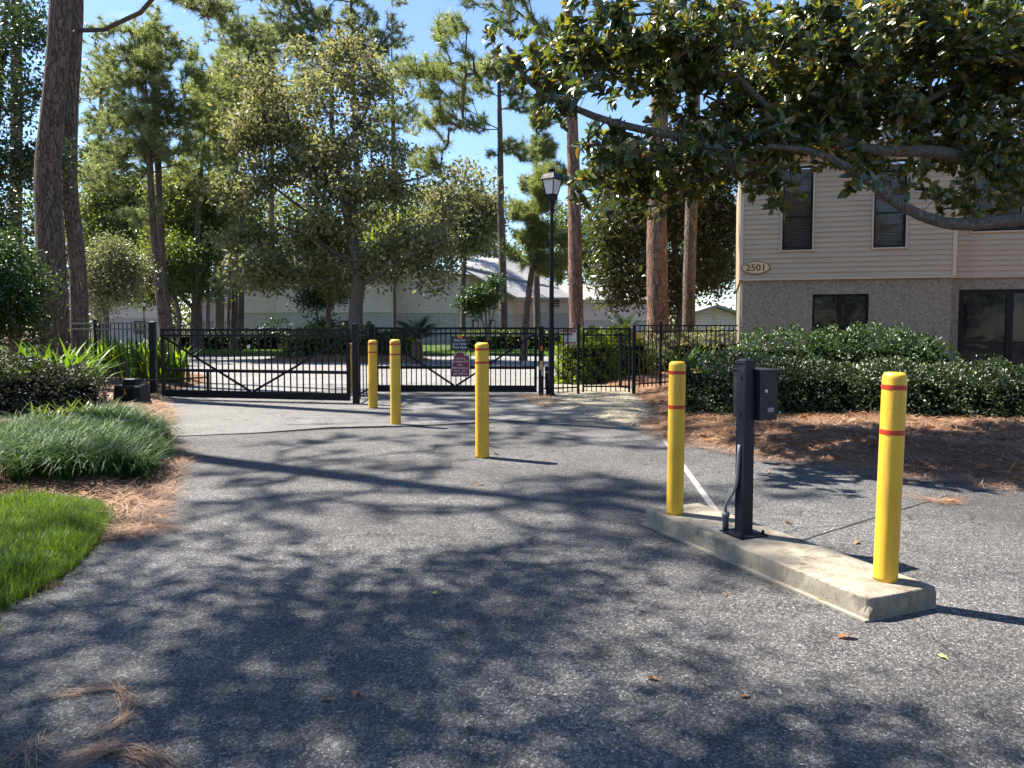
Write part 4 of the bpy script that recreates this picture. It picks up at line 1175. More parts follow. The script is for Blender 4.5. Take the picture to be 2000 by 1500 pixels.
# ------------------------------------------------------------------ lamp post
lp = np.array([*A2(1077, 16.25), 0.0])
def lamp_post(lp, label, s=1.0, group=None, lean=0.0):
    t = thing('lamp_post', label, 'lamp post', lp, group)
    H = 4.28 * s
    mb = MB().lathe(lp, [(0.085*s, -0.05), (0.085*s, 0.06), (0.065*s, 0.08), (0.058*s, 0.3), (0.052*s, H * 0.5), (0.036*s, H - 0.25*s), (0.036*s, H - 0.22*s)], 20)
    make('pole', mb, M['black'], t, smooth=True)
    mb = MB().lathe(lp, [(0.052*s, H - 0.22*s), (0.058*s, H - 0.05*s), (0.068*s, H - 0.04*s), (0.068*s, H)], 16)
    make('collar', mb, M['black'], t)
    top_r, bot_r, z0, z1 = 0.215*s, 0.135*s, H + 0.12*s, H + 0.42*s
    ph = 0.12
    ln = make('lantern_base', MB().lathe(lp, [(0.115*s, H), (0.138*s, H + 0.12*s), (0.12*s, H + 0.125*s)], 4, ph), M['black'], t)
    rf = make('lantern_roof', MB().lathe(lp, [(0.255*s, z1), (0.262*s, z1 + 0.02*s), (0.18*s, z1 + 0.13*s), (0.13*s, z1 + 0.155*s), (0.075*s, z1 + 0.16*s)], 4, ph), M['black'], t)
    make('finial', MB().lathe(lp, [(0.06*s, z1 + 0.16*s), (0.07*s, z1 + 0.2*s), (0.085*s, z1 + 0.235*s), (0.03*s, z1 + 0.26*s)], 8, ph), M['black'], rf)
    a = np.arange(4) * math.pi / 2 + ph
    tp = [lp + [top_r * math.cos(x), top_r * math.sin(x), z1] for x in a]; bt = [lp + [bot_r * math.cos(x), bot_r * math.sin(x), z0 + 0.004] for x in a]
    for k in range(4):
        make('corner_bar', MB().bar(bt[k], tp[k], 0.02*s), M['black'], t)
        i2 = (k + 1) % 4; s_ = 0.965
        mid_b = lp + [0, 0, z0 + 0.006]; mid_t = lp + [0, 0, z1 - 0.003]
        q = [mid_b + (bt[k] - mid_b) * s_, mid_b + (bt[i2] - mid_b) * s_, mid_t + (tp[i2] - mid_t) * s_, mid_t + (tp[k] - mid_t) * s_]
        make('pane', MB().add(q, [(0, 1, 2, 3)]), M['frost'], t)
    return t
lamp_post(lp, 'tall black lamp post with four-sided lantern beside the right gate', group='black lantern lamp posts')
lamp_post(np.array([*A2(283, 33), 0.0]), 'small far black lantern post beyond the left fence', 0.55, 'black lantern lamp posts')

# ------------------------------------------------------------------ building with the number plaque
BO = np.array([6.02, 19.7]); bu = np.array([0.962, -0.274]); bu /= np.linalg.norm(bu); bn = np.array([bu[1], -bu[0]])   # bn points to the camera
b_ax = np.array([[*bu, 0], [*bn, 0], [0, 0, 1.0]])
def fu(px, py):
    """distance along the facade at a pixel"""
    r = ray(px, py)[:2]
    m = np.array([[bu[0], -r[0]], [bu[1], -r[1]]])
    s = np.linalg.solve(m, -BO); return s[0]
def fz(px, py):
    r = ray(px, py); m = np.array([[bu[0], -r[0]], [bu[1], -r[1]]]); s = np.linalg.solve(m, -BO); return CAM_H + r[2] * s[1]
bd = thing('apartment_building', 'two-storey beige sided building with number plaque behind the hedges', 'building', (*BO, 0))
def bbox(name, u0, u1, z0, z1, n0, n1, mat, parent=bd):
    c = BO + bu * (u0 + u1) / 2 + bn * (n0 + n1) / 2
    return make(name, MB().box((*c, (z0 + z1) / 2), (u1 - u0, n1 - n0, z1 - z0), b_ax), M[mat], parent)
ZS = fz(1440, 545)                       # underside of the siding
U_STEP = fu(1866, 520); U_END = U_STEP + 7.5
ZT = ZS + 3.35
# openings: u0,u1,z0,z1
W1 = (fu(1527, 489), fu(1586, 489), fz(1527, 489), fz(1556, 325))
W2 = (fu(1705, 484), fu(1768, 484), fz(1705, 484), fz(1740, 312))
W3 = (fu(1912, 447), fu(1912, 447) + 2.2, fz(1912, 447), fz(1950, 300))
LW_ = (fu(1588, 575), fu(1699, 575), 0.75, fz(1640, 574))
DR = (fu(1888, 563), fu(1888, 563) + 2.3, 0.18, fz(1930, 563))
REC = -0.55                              # the right part is set back
# lower wall of shell stucco, in pieces round the openings
def wall_with(open_, u0, u1, z0, z1, n0, n1, mat, name):
    ou0, ou1, oz0, oz1 = open_
    bbox(name, u0, ou0, z0, z1, n0, n1, mat); bbox(name, ou1, u1, z0, z1, n0, n1, mat)
    bbox(name, ou0, ou1, oz1, z1, n0, n1, mat)
    if oz0 > z0 + 0.01: bbox(name, ou0, ou1, z0, oz0, n0, n1, mat)
wall_with(LW_, 0.06, U_STEP - 0.05, -0.1, ZS, -0.34, -0.09, 'stucco', 'stucco_wall')
wall_with(DR, U_STEP - 0.05, U_END, -0.1, ZS, -0.9, REC - 0.06, 'stucco', 'stucco_wall')
# core behind the siding
wall_with((W1[0], W2[1], W1[2], max(W1[3], W2[3])), 0.02, U_STEP - 0.02, ZS + 0.005, ZT, -0.30, -0.03, 'siding', 'sheathing')
bbox('sheathing', W1[1], W2[0], W1[2], max(W1[3], W2[3]), -0.30, -0.031, 'siding')
bbox('sheathing', W1[0], W1[1], W1[3], max(W1[3], W2[3]) - 0.002, -0.30, -0.032, 'siding')
wall_with(W3, U_STEP - 0.02, U_END, ZS + 0.005, ZT, -0.85, REC - 0.03, 'siding', 'sheathing')
# siding boards: each is a tilted board of its own, cut round the windows
def board(u0, u1, z0, h, n, drop=0.0):
    k = []
    for u in (u0, u1):
        for n_, z_ in ((n - 0.028, z0), (n + 0.008, z0 - drop), (n + 0.008, z0 + 0.012), (n - 0.022, z0 + h + 0.004), (n - 0.030, z0 + h + 0.004)):
            p_ = BO + bu * u + bn * n_; k.append((p_[0], p_[1], z_))
    m_ = MB().add(k, [(0,1,2,3,4), (9,8,7,6,5), (0,5,6,1), (1,6,7,2), (2,7,8,3), (3,8,9,4), (4,9,5,0)])
    return make('siding_board', m_, M['siding'], bd)
BH = 0.128
def board_rows(u0, u1, n, opens):
    z = ZS + 0.01
    while z < ZT - 0.02:
        cuts = [(a - 0.035, b + 0.035) for a, b, c, d in opens if z + BH > c - 0.03 and z < d + 0.03]
        s = u0
        for a, b in sorted(cuts):
            if a - s > 0.02: board(s, a, z, BH, n)
            s = b
        if u1 - s > 0.02: board(s, u1, z, BH, n)
        z += BH
board_rows(0.075, U_STEP - 0.07, 0.0, [W1, W2])
board_rows(U_STEP + 0.045, U_END, REC, [W3])
bbox('corner_trim', -0.015, 0.073, ZS - 0.02, ZT, -0.35, 0.018, 'trim')
bbox('corner_trim', U_STEP - 0.068, U_STEP + 0.018, ZS - 0.02, ZT, -0.50, 0.018, 'trim')
bbox('starter_trim', 0.073, U_STEP - 0.068, ZS - 0.045, ZS + 0.004, -0.09, 0.022, 'trim')
bbox('starter_trim', U_STEP + 0.018, U_END, ZS - 0.03, ZS + 0.004, REC - 0.09, REC + 0.016, 'trim')
# the side wall running back from the near corner
bbox('side_wall', 0.04, 0.20, -0.1, ZS, -9.5, -0.345, 'stucco'); bbox('side_wall', 0.0, 0.20, ZS, ZT, -9.5, -0.352, 'siding')
bbox('back_wall', 0.2, U_END, -0.1, ZT, -9.7, -9.5, 'siding'); bbox('interior', 0.3, U_END, -0.05, ZT - 0.1, -9.2, -2.4, 'room')
def window(o, n, frame=0.05, mull=(), trans=(), name='window', blind=True, trim=True, mat='bronze', depth=0.06):
    u0, u1, z0, z1 = o
    w = bbox(name, u0, u1, z0, z0 + frame, n - depth, n, mat)
    bbox('frame', u0, u1, z1 - frame, z1, n - depth, n, mat, w)
    bbox('frame', u0, u0 + frame, z0 + frame, z1 - frame, n - depth, n, mat, w); bbox('frame', u1 - frame, u1, z0 + frame, z1 - frame, n - depth, n, mat, w)
    for m_ in mull:
        um = u0 + (u1 - u0) * m_; bbox('mullion', um - frame * 0.7, um + frame * 0.7, z0 + frame, z1 - frame, n - depth, n + 0.004, mat, w)
    for t_ in trans:
        zm = z0 + (z1 - z0) * t_; bbox('meeting_rail', u0 + frame, u1 - frame, zm - 0.02, zm + 0.02, n - depth + 0.01, n - 0.004, mat, w)
    edges = [u0 + frame] + [u0 + (u1 - u0) * m_ for m_ in mull] + [u1 - frame]
    for a, b in zip(edges[:-1], edges[1:]):
        bbox('pane', a, b, z0 + frame, z1 - frame, n - depth * 0.6, n - depth * 0.6 + 0.006, 'glass', w)
    if trim:
        tz = n + 0.035
        for q in ((u0 - 0.035, u0, z0 - 0.035, z1 + 0.035), (u1, u1 + 0.035, z0 - 0.035, z1 + 0.035), (u0, u1, z1, z1 + 0.035), (u0, u1, z0 - 0.035, z0)):
            bbox('casing', q[0], q[1], q[2], q[3], n - 0.05, tz, 'trim', w)
    if blind:
        mb = MB(); zz = z0 + 0.06
        c_, s_ = math.cos(0.7), math.sin(0.7)
        while zz < z1 - 0.06:
            c = BO + bu * (u0 + u1) / 2 + bn * (n - depth - 0.07)
            axb = np.array([[*bu, 0], [bn[0] * c_, bn[1] * c_, s_], [-bn[0] * s_, -bn[1] * s_, c_]])
            mb.box((*c, zz), (u1 - u0 - 0.09, 0.045, 0.003), axb); zz += 0.05
        tag(make('blind', mb, M['blind'], w), kind='stuff')
    bbox('dark_backing', u0 - 0.02, u1 + 0.02, z0 - 0.02, z1 + 0.02, n - 1.0, n - 0.97, 'room', w)  # near-black panel behind the glass, painted darkness for the unlit room
    return w
window(W1, 0.0, 0.045, (), (0.4,))
window(W2, 0.0, 0.045, (), (0.4,))
window(W3, REC, 0.05, (0.5,), ())
window(LW_, -0.16, 0.06, (0.5,), (), blind=False, trim=False)
window(DR, REC - 0.10, 0.11, (0.5,), (0.42,), name='glass_door', blind=False, trim=False)
# roof with standing seams
mb = MB()
def rp(u, n_, z_): p_ = BO + bu * u + bn * n_; return (p_[0], p_[1], z_)
V = [rp(-0.5, 0.55, ZT - 0.02), rp(U_END, 0.55, ZT - 0.02), rp(U_END, -9.9, ZT + 3.2), rp(-0.5, -9.9, ZT + 3.2)]
V += [(x, y, z + 0.12) for x, y, z in V]
mb.add(V, [(3,2,1,0), (4,5,6,7), (0,1,5,4), (1,2,6,5), (2,3,7,6), (3,0,4,7)])
rf = make('roof', mb, M['roof'], bd)
mb = MB(); u = -0.45
while u < U_END:
    mb.bar(rp(u, 0.55, ZT + 0.125), rp(u, -9.9, ZT + 3.345), 0.03, 0.05); u += 0.42
tag(make('standing_seams', mb, M['roof'], rf), kind='stuff')
bbox('fascia', -0.5, U_END, ZT - 0.16, ZT - 0.03, 0.50, 0.545, 'trim')
bbox('soffit', -0.45, U_END, ZT - 0.06, ZT - 0.035, 0.03, 0.50, 'trim')
# number plaque
pq = BO + bu * fu(1476, 523) + bn * 0.030; pz = fz(1476, 523)
pk = thing('number_plaque', 'oval cream plaque reading 2501 at the building corner', 'number plaque', (*pq, pz))
a = np.linspace(0, 2 * math.pi, 36, endpoint=False)
b3 = np.array([*bu, 0]); n3 = np.array([*bn, 0])
def ell(rx, rz, k0, k1):
    mb = MB(); c = np.array([*pq, pz])
    V = [c + b3 * rx * math.cos(t) + [0, 0, rz * math.sin(t)] + n3 * k for k in (k0, k1) for t in a]
    return mb.add(V, [tuple(range(36)), tuple(range(36, 72))[::-1]] + [(i, 36 + i, 36 + (i + 1) % 36, (i + 1) % 36) for i in range(36)])
make('rim', ell(0.355, 0.168, -0.02, 0.006), M['brown_edge'], pk)
make('plate', ell(0.335, 0.150, 0.0065, 0.012), M['cream'], pk)
text_obj('lettering', [('2501', 0.17, 0, -0.082, 0.46)], 'brown_edge', pk, np.array([*pq, pz]) + n3 * 0.014, b3, np.array([0, 0, 1.]), 0.0, 0.022)

# ------------------------------------------------------------------ far buildings inside the community
def far_wall(parent, a, b, z0, zs, zt0, zt1, thick=0.25):
    """stucco below, lapped siding above (zt0/zt1: top at either end)"""
    a = np.asarray(a, float); b = np.asarray(b, float)
    t = (b - a) / np.linalg.norm(b - a); n_ = np.array([t[1], -t[0]]); n_ = n_ if n_[1] < 0 else -n_
    L = np.linalg.norm(b - a)
    def q(s, nn, z): p_ = a + t * s + n_ * nn; return (p_[0], p_[1], z)
    def slab(s0, s1, za, zb0, zb1, n0, n1):
        V = [q(s0, n0, za), q(s1, n0, za), q(s1, n1, za), q(s0, n1, za), q(s0, n0, zb0), q(s1, n0, zb1), q(s1, n1, zb1), q(s0, n1, zb0)]
        return MB().add(V, [(0,3,2,1),(4,5,6,7),(0,1,5,4),(1,2,6,5),(2,3,7,6),(3,0,4,7)])
    make('stucco_wall', slab(0, L, z0, zs, zs, -thick, 0), M['stucco_far'], parent)
    make('upper_wall', slab(0, L, zs, zt0, zt1, -thick, 0.03), M['siding_far'], parent)
    mb = MB(); z = zs
    while z < max(zt0, zt1) - 0.05:
        s0, s1 = 0.05, L - 0.05
        zz = z + 0.2
        if zt0 < zz or zt1 < zz:
            f = (zz - zt0) / (zt1 - zt0 + 1e-9) * L
            if zt1 < zt0: s1 = min(s1, f)
            else: s0 = max(s0, f)
        if s1 - s0 > 0.3:
            V = []
            for s in (s0, s1): V += [q(s, 0.025, z + 0.045), q(s, 0.12, z + 0.045), q(s, 0.04, zz + 0.01), q(s, 0.025, zz + 0.01)]
            mb.add(V, [(0,1,2,3), (7,6,5,4), (0,4,5,1), (1,5,6,2), (2,6,7,3), (3,7,4,0)])
        z += 0.2
    tag(make('siding', mb, M['siding_far'], parent), kind='stuff')
    for s, zt in ((0, zt0), (L - 0.12, zt1)):
        make('corner_trim', slab(s, s + 0.12, zs - 0.05, zt, zt, 0.02, 0.10), M['trim'], parent)
    return q
def far_window(parent, q, s0, s1, z0, z1):
    def bx_(name, u0, u1, za, zb, n0, n1, mat, par):
        V = [q(u0, n0, za), q(u1, n0, za), q(u1, n1, za), q(u0, n1, za), q(u0, n0, zb), q(u1, n0, zb), q(u1, n1, zb), q(u0, n1, zb)]
        return make(name, MB().add(V, [(0,3,2,1),(4,5,6,7),(0,1,5,4),(1,2,6,5),(2,3,7,6),(3,0,4,7)]), M[mat], par)
    w = bx_('window', s0, s1, z0, z1, 0.04, 0.09, 'bronze', parent)
    bx_('pane', s0 + 0.08, s1 - 0.08, z0 + 0.08, z1 - 0.08, 0.0905, 0.096, 'glass_far', w)
def far_roof(parent, pts, th=0.18, seams=0, mat='roof'):
    """pts: four corners (eave a, eave b, ridge b, ridge a)"""
    V = [np.array(p_, float) for p_ in pts]; V8 = V + [v + [0, 0, th] for v in V]
    r = make('roof', MB().add(V8, [(3,2,1,0), (4,5,6,7), (0,1,5,4), (1,2,6,5), (2,3,7,6), (3,0,4,7)]), M[mat], parent)
    if seams:
        mb = MB()
        for k in range(seams + 1):
            f = k / seams
            a = V8[4] * (1 - f) + V8[5] * f; b = V8[7] * (1 - f) + V8[6] * f
            mb.bar(a + [0, 0, 0.03], b + [0, 0, 0.03], 0.10, 0.12)
        tag(make('standing_seams', mb, M['roof'], r), kind='stuff')
    return r
D = 60.0
X = lambda px, d: (px - 1000) / FPX * d
Zp = lambda py, d: at(1000, py, d)[2]
zs = Zp(611, D)
fb = thing('apartment_building', 'long grey-beige building with lapped siding behind the big tree', 'building', (X(640, D), D, 0), 'far apartment buildings')
qa = far_wall(fb, (X(466, D), D + 0.8), (X(538, D), D + 0.8), -0.1, zs, Zp(520, D), Zp(520, D))
qb = far_wall(fb, (X(538, D), D), (X(768, D), D), -0.1, zs, Zp(525, D), Zp(536, D))
qc = far_wall(fb, (X(768, D), D + 1.5), (X(905, D), D + 1.5), -0.1, zs, Zp(520, D), Zp(528, D))
far_window(fb, qb, 5.2, 5.9, zs + 0.6, zs + 2.1); far_window(fb, qb, 5.2, 6.0, 0.9, 2.0)
far_roof(fb, [(X(455, D), D - 0.6, Zp(522, D)), (X(790, D), D - 0.6, Zp(545, D)), (X(780, D), D + 9, Zp(524, D)), (X(455, D), D + 9, Zp(506, D))], seams=28)
fb2 = thing('apartment_building', 'grey-beige building whose pale ribbed roof slopes down to the right', 'building', (X(985, D), D, 0), 'far apartment buildings')
d2 = 61.8
qd = far_wall(fb2, (X(905, d2), d2), (X(1003, d2 + 3), d2 + 3), -0.1, zs, Zp(532, d2), Zp(566, d2 + 3))
far_window(fb2, qd, 2.3, 2.9, zs + 0.7, zs + 1.9)
for s in (0.9, 2.6): far_window(fb2, qd, s, s + 0.55, 0.9, 2.1)
qe = far_wall(fb2, (X(1003, d2 + 7), d2 + 7), (X(1070, d2 + 7), d2 + 7), -0.1, zs + 0.1, Zp(550, d2 + 7), Zp(568, d2 + 7))
qf = far_wall(fb2, (X(1070, d2 + 9), d2 + 9), (X(1112, d2 + 9), d2 + 9), -0.1, zs + 0.1, Zp(566, d2 + 9), Zp(578, d2 + 9))
far_window(fb2, qf, 0.5, 1.1, zs + 0.7, zs + 2.2)
far_roof(fb2, [(X(1010, d2), d2 - 0.5, Zp(585, d2)), (X(1120, d2 + 9), d2 + 8.5, Zp(585, d2 + 9)), (X(1000, d2 + 9), d2 + 12, Zp(507, d2 + 10)), (X(900, d2), d2 - 0.5, Zp(527, d2))], seams=0)
rr = far_roof(fb2, [(X(905, d2), d2 - 0.3, Zp(523, d2)), (X(1090, d2 + 9), d2 + 9, Zp(566, d2 + 9)), (X(1010, d2 + 14), d2 + 14, Zp(512, d2 + 14)), (X(905, d2 + 9), d2 + 9, Zp(503, d2 + 9))], seams=12)
fb3 = thing('apartment_building', 'far white sided building seen right of the leaning pine trunk', 'building', (X(1150, 76), 76, 0), 'far apartment buildings')
qg = far_wall(fb3, (X(1108, 76), 76), (X(1290, 76), 76), -0.1, Zp(626, 76), Zp(588, 76), Zp(588, 76))
far_roof(fb3, [(X(1100, 76), 75.3, Zp(589, 76)), (X(1300, 76), 75.3, Zp(589, 76)), (X(1300, 76), 84, Zp(560, 84)), (X(1100, 76), 84, Zp(560, 84))], seams=14)
fb4 = thing('apartment_building', 'far pale building low behind the left fence and pines', 'building', (X(260, 66), 66, 0), 'far apartment buildings')
qh = far_wall(fb4, (X(180, 66), 66), (X(318, 66), 66), -0.1, Zp(622, 66), Zp(585, 66), Zp(585, 66))
far_window(fb4, qh, 3.8, 4.8, 0.9, 2.0)
far_roof(fb4, [(X(170, 66), 65.2, Zp(586, 66)), (X(330, 66), 65.2, Zp(586, 66)), (X(330, 66), 74, Zp(555, 74)), (X(170, 66), 74, Zp(555, 74))], seams=12)
qi = thing('apartment_building', 'narrow far white building between the dark trunks left of centre', 'building', (X(420, 80), 80, 0), 'far apartment buildings')
q_ = far_wall(qi, (X(395, 80), 80), (X(452, 80), 80), -0.1, Zp(628, 80), Zp(580, 80), Zp(592, 80))
far_roof(qi, [(X(390, 80), 79.3, Zp(580, 80)), (X(456, 80), 79.3, Zp(592, 80)), (X(456, 80), 88, Zp(575, 88)), (X(390, 80), 88, Zp(565, 88))], seams=5)
fb5 = thing('garden_house', 'low white gabled house between the right pine trunks and the building', 'building', (X(1400, 52), 52, 0), 'far apartment buildings')
qk = far_wall(fb5, (X(1345, 52), 52), (X(1395, 52), 52), -0.1, 0.6, Zp(616, 52), Zp(601, 52))
ql = far_wall(fb5, (X(1395, 52), 52), (X(1450, 52), 52), -0.1, 0.6, Zp(601, 52), Zp(618, 52))
far_roof(fb5, [(X(1340, 52), 51.4, Zp(618, 52)), (X(1396, 52), 51.4, Zp(600, 52)), (X(1396, 52), 60, Zp(600, 52)), (X(1340, 52), 60, Zp(618, 52))])
far_roof(fb5, [(X(1396.5, 52), 51.4, Zp(600, 52)), (X(1456, 52), 51.4, Zp(620, 52)), (X(1456, 52), 60, Zp(620, 52)), (X(1396.5, 52), 60, Zp(600, 52))])

# ------------------------------------------------------------------ trees
def PB(d, rows, deep=1.0):
    out = []
    for r in rows:
        px, py, rx, ry = r[:4]; dd = d + (r[4] if len(r) > 4 else 0)
        c = at(px, py, dd); k = dd / FPX
        out.append([*c, rx * k, (r[5] if len(r) > 5 else rx * k * deep), ry * k])
    return out
def lumpy(d, rows, n, r_px, seed, flat=0.7, deep=0.9):
    """many small clumps scattered through a crown envelope, with gaps between them"""
    rng = np.random.default_rng(seed)
    env = PB(d, rows, deep)
    c = blob_points(rng, env, n, 0.25)
    r = r_px * d / FPX * rng.uniform(0.6, 1.35, n)
    return [[*p, q, q, q * flat] for p, q in zip(c, r)]
def clumps(env, n, r, seed, flat=0.7):
    rng = np.random.default_rng(seed); c = blob_points(rng, env, n, 0.2); q = r * rng.uniform(0.6, 1.35, n)
    return [[*p, k, k, k * flat] for p, k in zip(c, q)]
def TP(d, pts, base=None):
    """trunk path from pixels at distance d, first point put on the ground"""
    out = [at(px, py, d + (0 if len(r) == 0 else r[0])) for px, py, *r in pts]
    g = at(pts[0][0], pts[0][1], d); g[2] = -0.15
    if out[0][2] > 0.0: out = [g] + out
    else: out[0][2] = -0.15
    return out

# --- the near magnolia whose limbs hang in from the right
_at = at
def magnolia():
    rng = np.random.default_rng(77)
    tx, ty = 9.7, 11.4
    K = 1.1
    at = lambda px, py, d: _at(px, py, d * K)
    t = thing('magnolia_tree', 'large glossy-leaved magnolia reaching in from the right over the hedges', 'magnolia tree', (tx, ty, 0))
    mb, P, R = trunk_mesh([(tx, ty, -0.2), (tx - 0.1, ty, 1.5), (tx + 0.05, ty, 3.0), (tx - 0.15, ty - 0.1, 5.0), (tx, ty, 7.5), (tx - 0.1, ty, 10)], [0.31, 0.29, 0.27, 0.2, 0.14, 0.05], 14, 5)
    make('trunk', mb, M['bark_grey'], t, smooth=True)
    limbs = [
        ([(tx - .1, ty, 3.3), at(2080, 415, 9.9), at(1990, 428, 9.6), at(1860, 437, 9.2), at(1760, 402, 9.0), at(1690, 350, 8.8), at(1600, 300, 8.6), at(1500, 285, 8.4)], 0.115),
        ([(tx - .1, ty, 4.1), at(2090, 345, 10.1), at(1960, 325, 9.8), at(1830, 297, 9.5), at(1700, 292, 9.2), at(1610, 262, 9.0), at(1520, 225, 8.8), at(1440, 150, 8.5)], 0.125),
        ([(tx - .1, ty, 5.3), at(2080, 215, 10.4), at(1960, 172, 10.1), at(1880, 165, 9.9), at(1800, 205, 9.6), at(1775, 250, 9.4)], 0.095),
        ([(tx - .1, ty, 6.0), at(1900, 60, 10.0), at(1700, 150, 9.4), at(1560, 230, 9.0), at(1420, 275, 8.8), at(1250, 252, 8.4), at(1130, 215, 8.2), at(1040, 165, 8.0), at(990, 90, 7.9)], 0.085),
        ([(tx - .1, ty, 7.0), at(1900, -120, 10), at(1650, -60, 9), at(1400, -20, 8.4), at(1200, -60, 8)], 0.08),
    ]
    roots = P[10:]
    for pts, r in limbs:
        Q = smooth_path(pts, 36)
        m_ = MB().tube(Q, np.linspace(r, r * 0.28, len(Q)), 12, 0.045, 3)
        make('limb', m_, M['bark_grey'], t, smooth=True)
        roots = np.concatenate([roots, Q[3:]])
    rows = [(985, 60, 50, 75, 8.0, .5), (1040, 130, 60, 60, 8.1, .6), (1100, 190, 60, 55, 8.2, .6), (1150, 80, 110, 100, 8.5, .9), (1210, 290, 95, 65, 8.8, .9),
            (1330, 110, 150, 130, 8.9, 1.3), (1390, 290, 130, 75, 9.0, 1.1), (1570, 110, 170, 140, 9.3, 1.5), (1540, 265, 110, 55, 9.0, .9),
            (1800, 70, 170, 110, 9.8, 1.6), (1960, 110, 130, 140, 10.1, 1.4), (1700, 215, 110, 60, 9.6, 1.0), (1700, 285, 90, 35, 9.2, .6), (1880, 275, 110, 50, 9.8, .9), (1620, 220, 120, 60, 9.8, .9), (1820, 190, 120, 60, 10.2, .9), (1480, 200, 90, 60, 9.4, .9),
            (1950, 350, 85, 60, 9.7, .7), (1835, 385, 65, 42, 9.3, .5), (1760, 330, 70, 40, 9.1, .5), (1900, 400, 60, 30, 9.4, .4), (1490, 345, 70, 30, 8.8, .5), (1520, 392, 24, 20, 8.6, .2), (1655, 360, 40, 20, 8.7, .3), (1300, 350, 105, 55, 9.4, .9),
            (1170, 365, 70, 40, 9.6, .8), (1250, 400, 60, 25, 9.6, .5)]
    B = []
    for px, py, rx, ry, d, rd in rows:
        c = at(px, py, d); B.append([*c, rx * d * K / FPX, rd * K, ry * d * K / FPX])
    tips = np.concatenate([blob_points(rng, clumps(B, 330, 0.36, 19, 0.8), 2100, 0.2), blob_points(rng, B, 1150, 0.3)])
    B2 = []
    for px, py, rx, ry, d, rd in [(1300, -130, 330, 110, 8.8, 1.6), (1700, -160, 330, 140, 9.6, 2.0), (2150, -100, 250, 200, 10.5, 2.2), (2350, 100, 200, 200, 11, 2.0)]:
        c = at(px, py, d); B2.append([*c, rx * d * K / FPX, rd * K, ry * d * K / FPX])
    tips = np.concatenate([tips, blob_points(rng, B2, 140, 0.4)])
    Bq, Aq, rb, ra, td = grow(rng, roots, None, tips, seg=0.35, rise=0.1, rtip=0.0045, power=0.5, rmax=0.06, down_pen=0.5, jit=0.16)
    bb = MB(); limbs_to(bb, Aq, Bq, ra, rb); tag(make('branches', bb, M['bark_grey'], t, smooth=True), kind='stuff')
    nl = 10
    n = len(tips) * nl
    outw = tips - np.array([tx, ty, 4.0]); outw[:, 2] *= 0.3
    ax = np.repeat(unit(td * 0.5 + unit(outw) * 0.35 + np.array([-0.1, -0.45, 0.35]) + rng.normal(size=td.shape) * 0.3), nl, 0)
    rad_ = rnd_unit(rng, n); rad_ = unit(rad_ - (rad_ * ax).sum(1, keepdims=True) * ax)
    ang = rng.uniform(0.35, 1.75, n)[:, None]
    A = unit(ax * np.cos(ang) + rad_ * np.sin(ang) + np.array([0, 0, -0.12]))
    Nm = unit(ax * 1.0 + np.array([0, 0, 0.35]) + np.array([-0.3, -0.1, 0.25]) + rng.normal(size=(n, 3)) * 0.65 - A * 0.2)
    Pn = np.repeat(tips, nl, 0) - ax * rng.uniform(0, 0.10, n)[:, None]
    lf = MB(); scatter(lf, LEAF8, Pn, A, Nm, rng.uniform(0.10, 0.205, n), 1.05)
    make('crown', lf, M['leaf_magnolia'], t, smooth=False)
    # seed cones
    cn = MB()
    for k in rng.choice(2100, 34, replace=False):
        cn.lathe(tips[k] + [0, 0, -0.02], [(0.008, -0.02), (0.022, 0.0), (0.026, 0.03), (0.018, 0.06), (0.004, 0.075)], 8)
    make('seed_cones', cn, M['dry_leaf'], t, smooth=True)
magnolia()

# --- big olive tree behind the gates
d = 34.0
leafy_tree('evergreen_tree', 'big olive-green broadleaf tree standing behind the gates, centre left', 'tree',
    TP(d, [(694, 700), (695, 600), (700, 545), (690, 470), (668, 380), (650, 270), (648, 150), (655, 70)]), [0.36, 0.33, 0.31, 0.24, 0.19, 0.14, 0.08, 0.03],
    lumpy(d, [(650, 130, 120, 105), (560, 230, 125, 100), (720, 230, 90, 110), (490, 330, 75, 90), (630, 350, 140, 90), (770, 350, 85, 80), (870, 350, 75, 28), (500, 450, 85, 65), (640, 460, 150, 65),
           (800, 465, 120, 60), (890, 440, 60, 60), (530, 520, 110, 38), (700, 530, 130, 35), (850, 520, 75, 42), (455, 490, 35, 50), (500, 545, 65, 22), (610, 548, 75, 20), (790, 540, 60, 22)], 145, 31, 7),
    1650, 36, 0.20, 'leaf_oak', 'bark_grey', 41, spread=0.34, template=LEAF4, start=0.28, rtip=0.008, sides=14, up=0.3,
    extra_roots=[([at(700, 560, d), at(740, 535, d - .3), at(800, 500, d - 1), at(870, 470, d - 1.5)], 0.14), ([at(690, 520, d), at(620, 470, d), at(540, 440, d + .5)], 0.11), ([at(678, 420, d), at(740, 370, d), at(830, 345, d)], 0.09), ([at(668, 380, d), at(600, 300, d), at(550, 210, d)], 0.09), ([at(655, 300, d), at(710, 230, d), at(735, 150, d)], 0.08), ([at(690, 480, d), at(580, 400, d), at(490, 330, d + .5)], 0.09)])

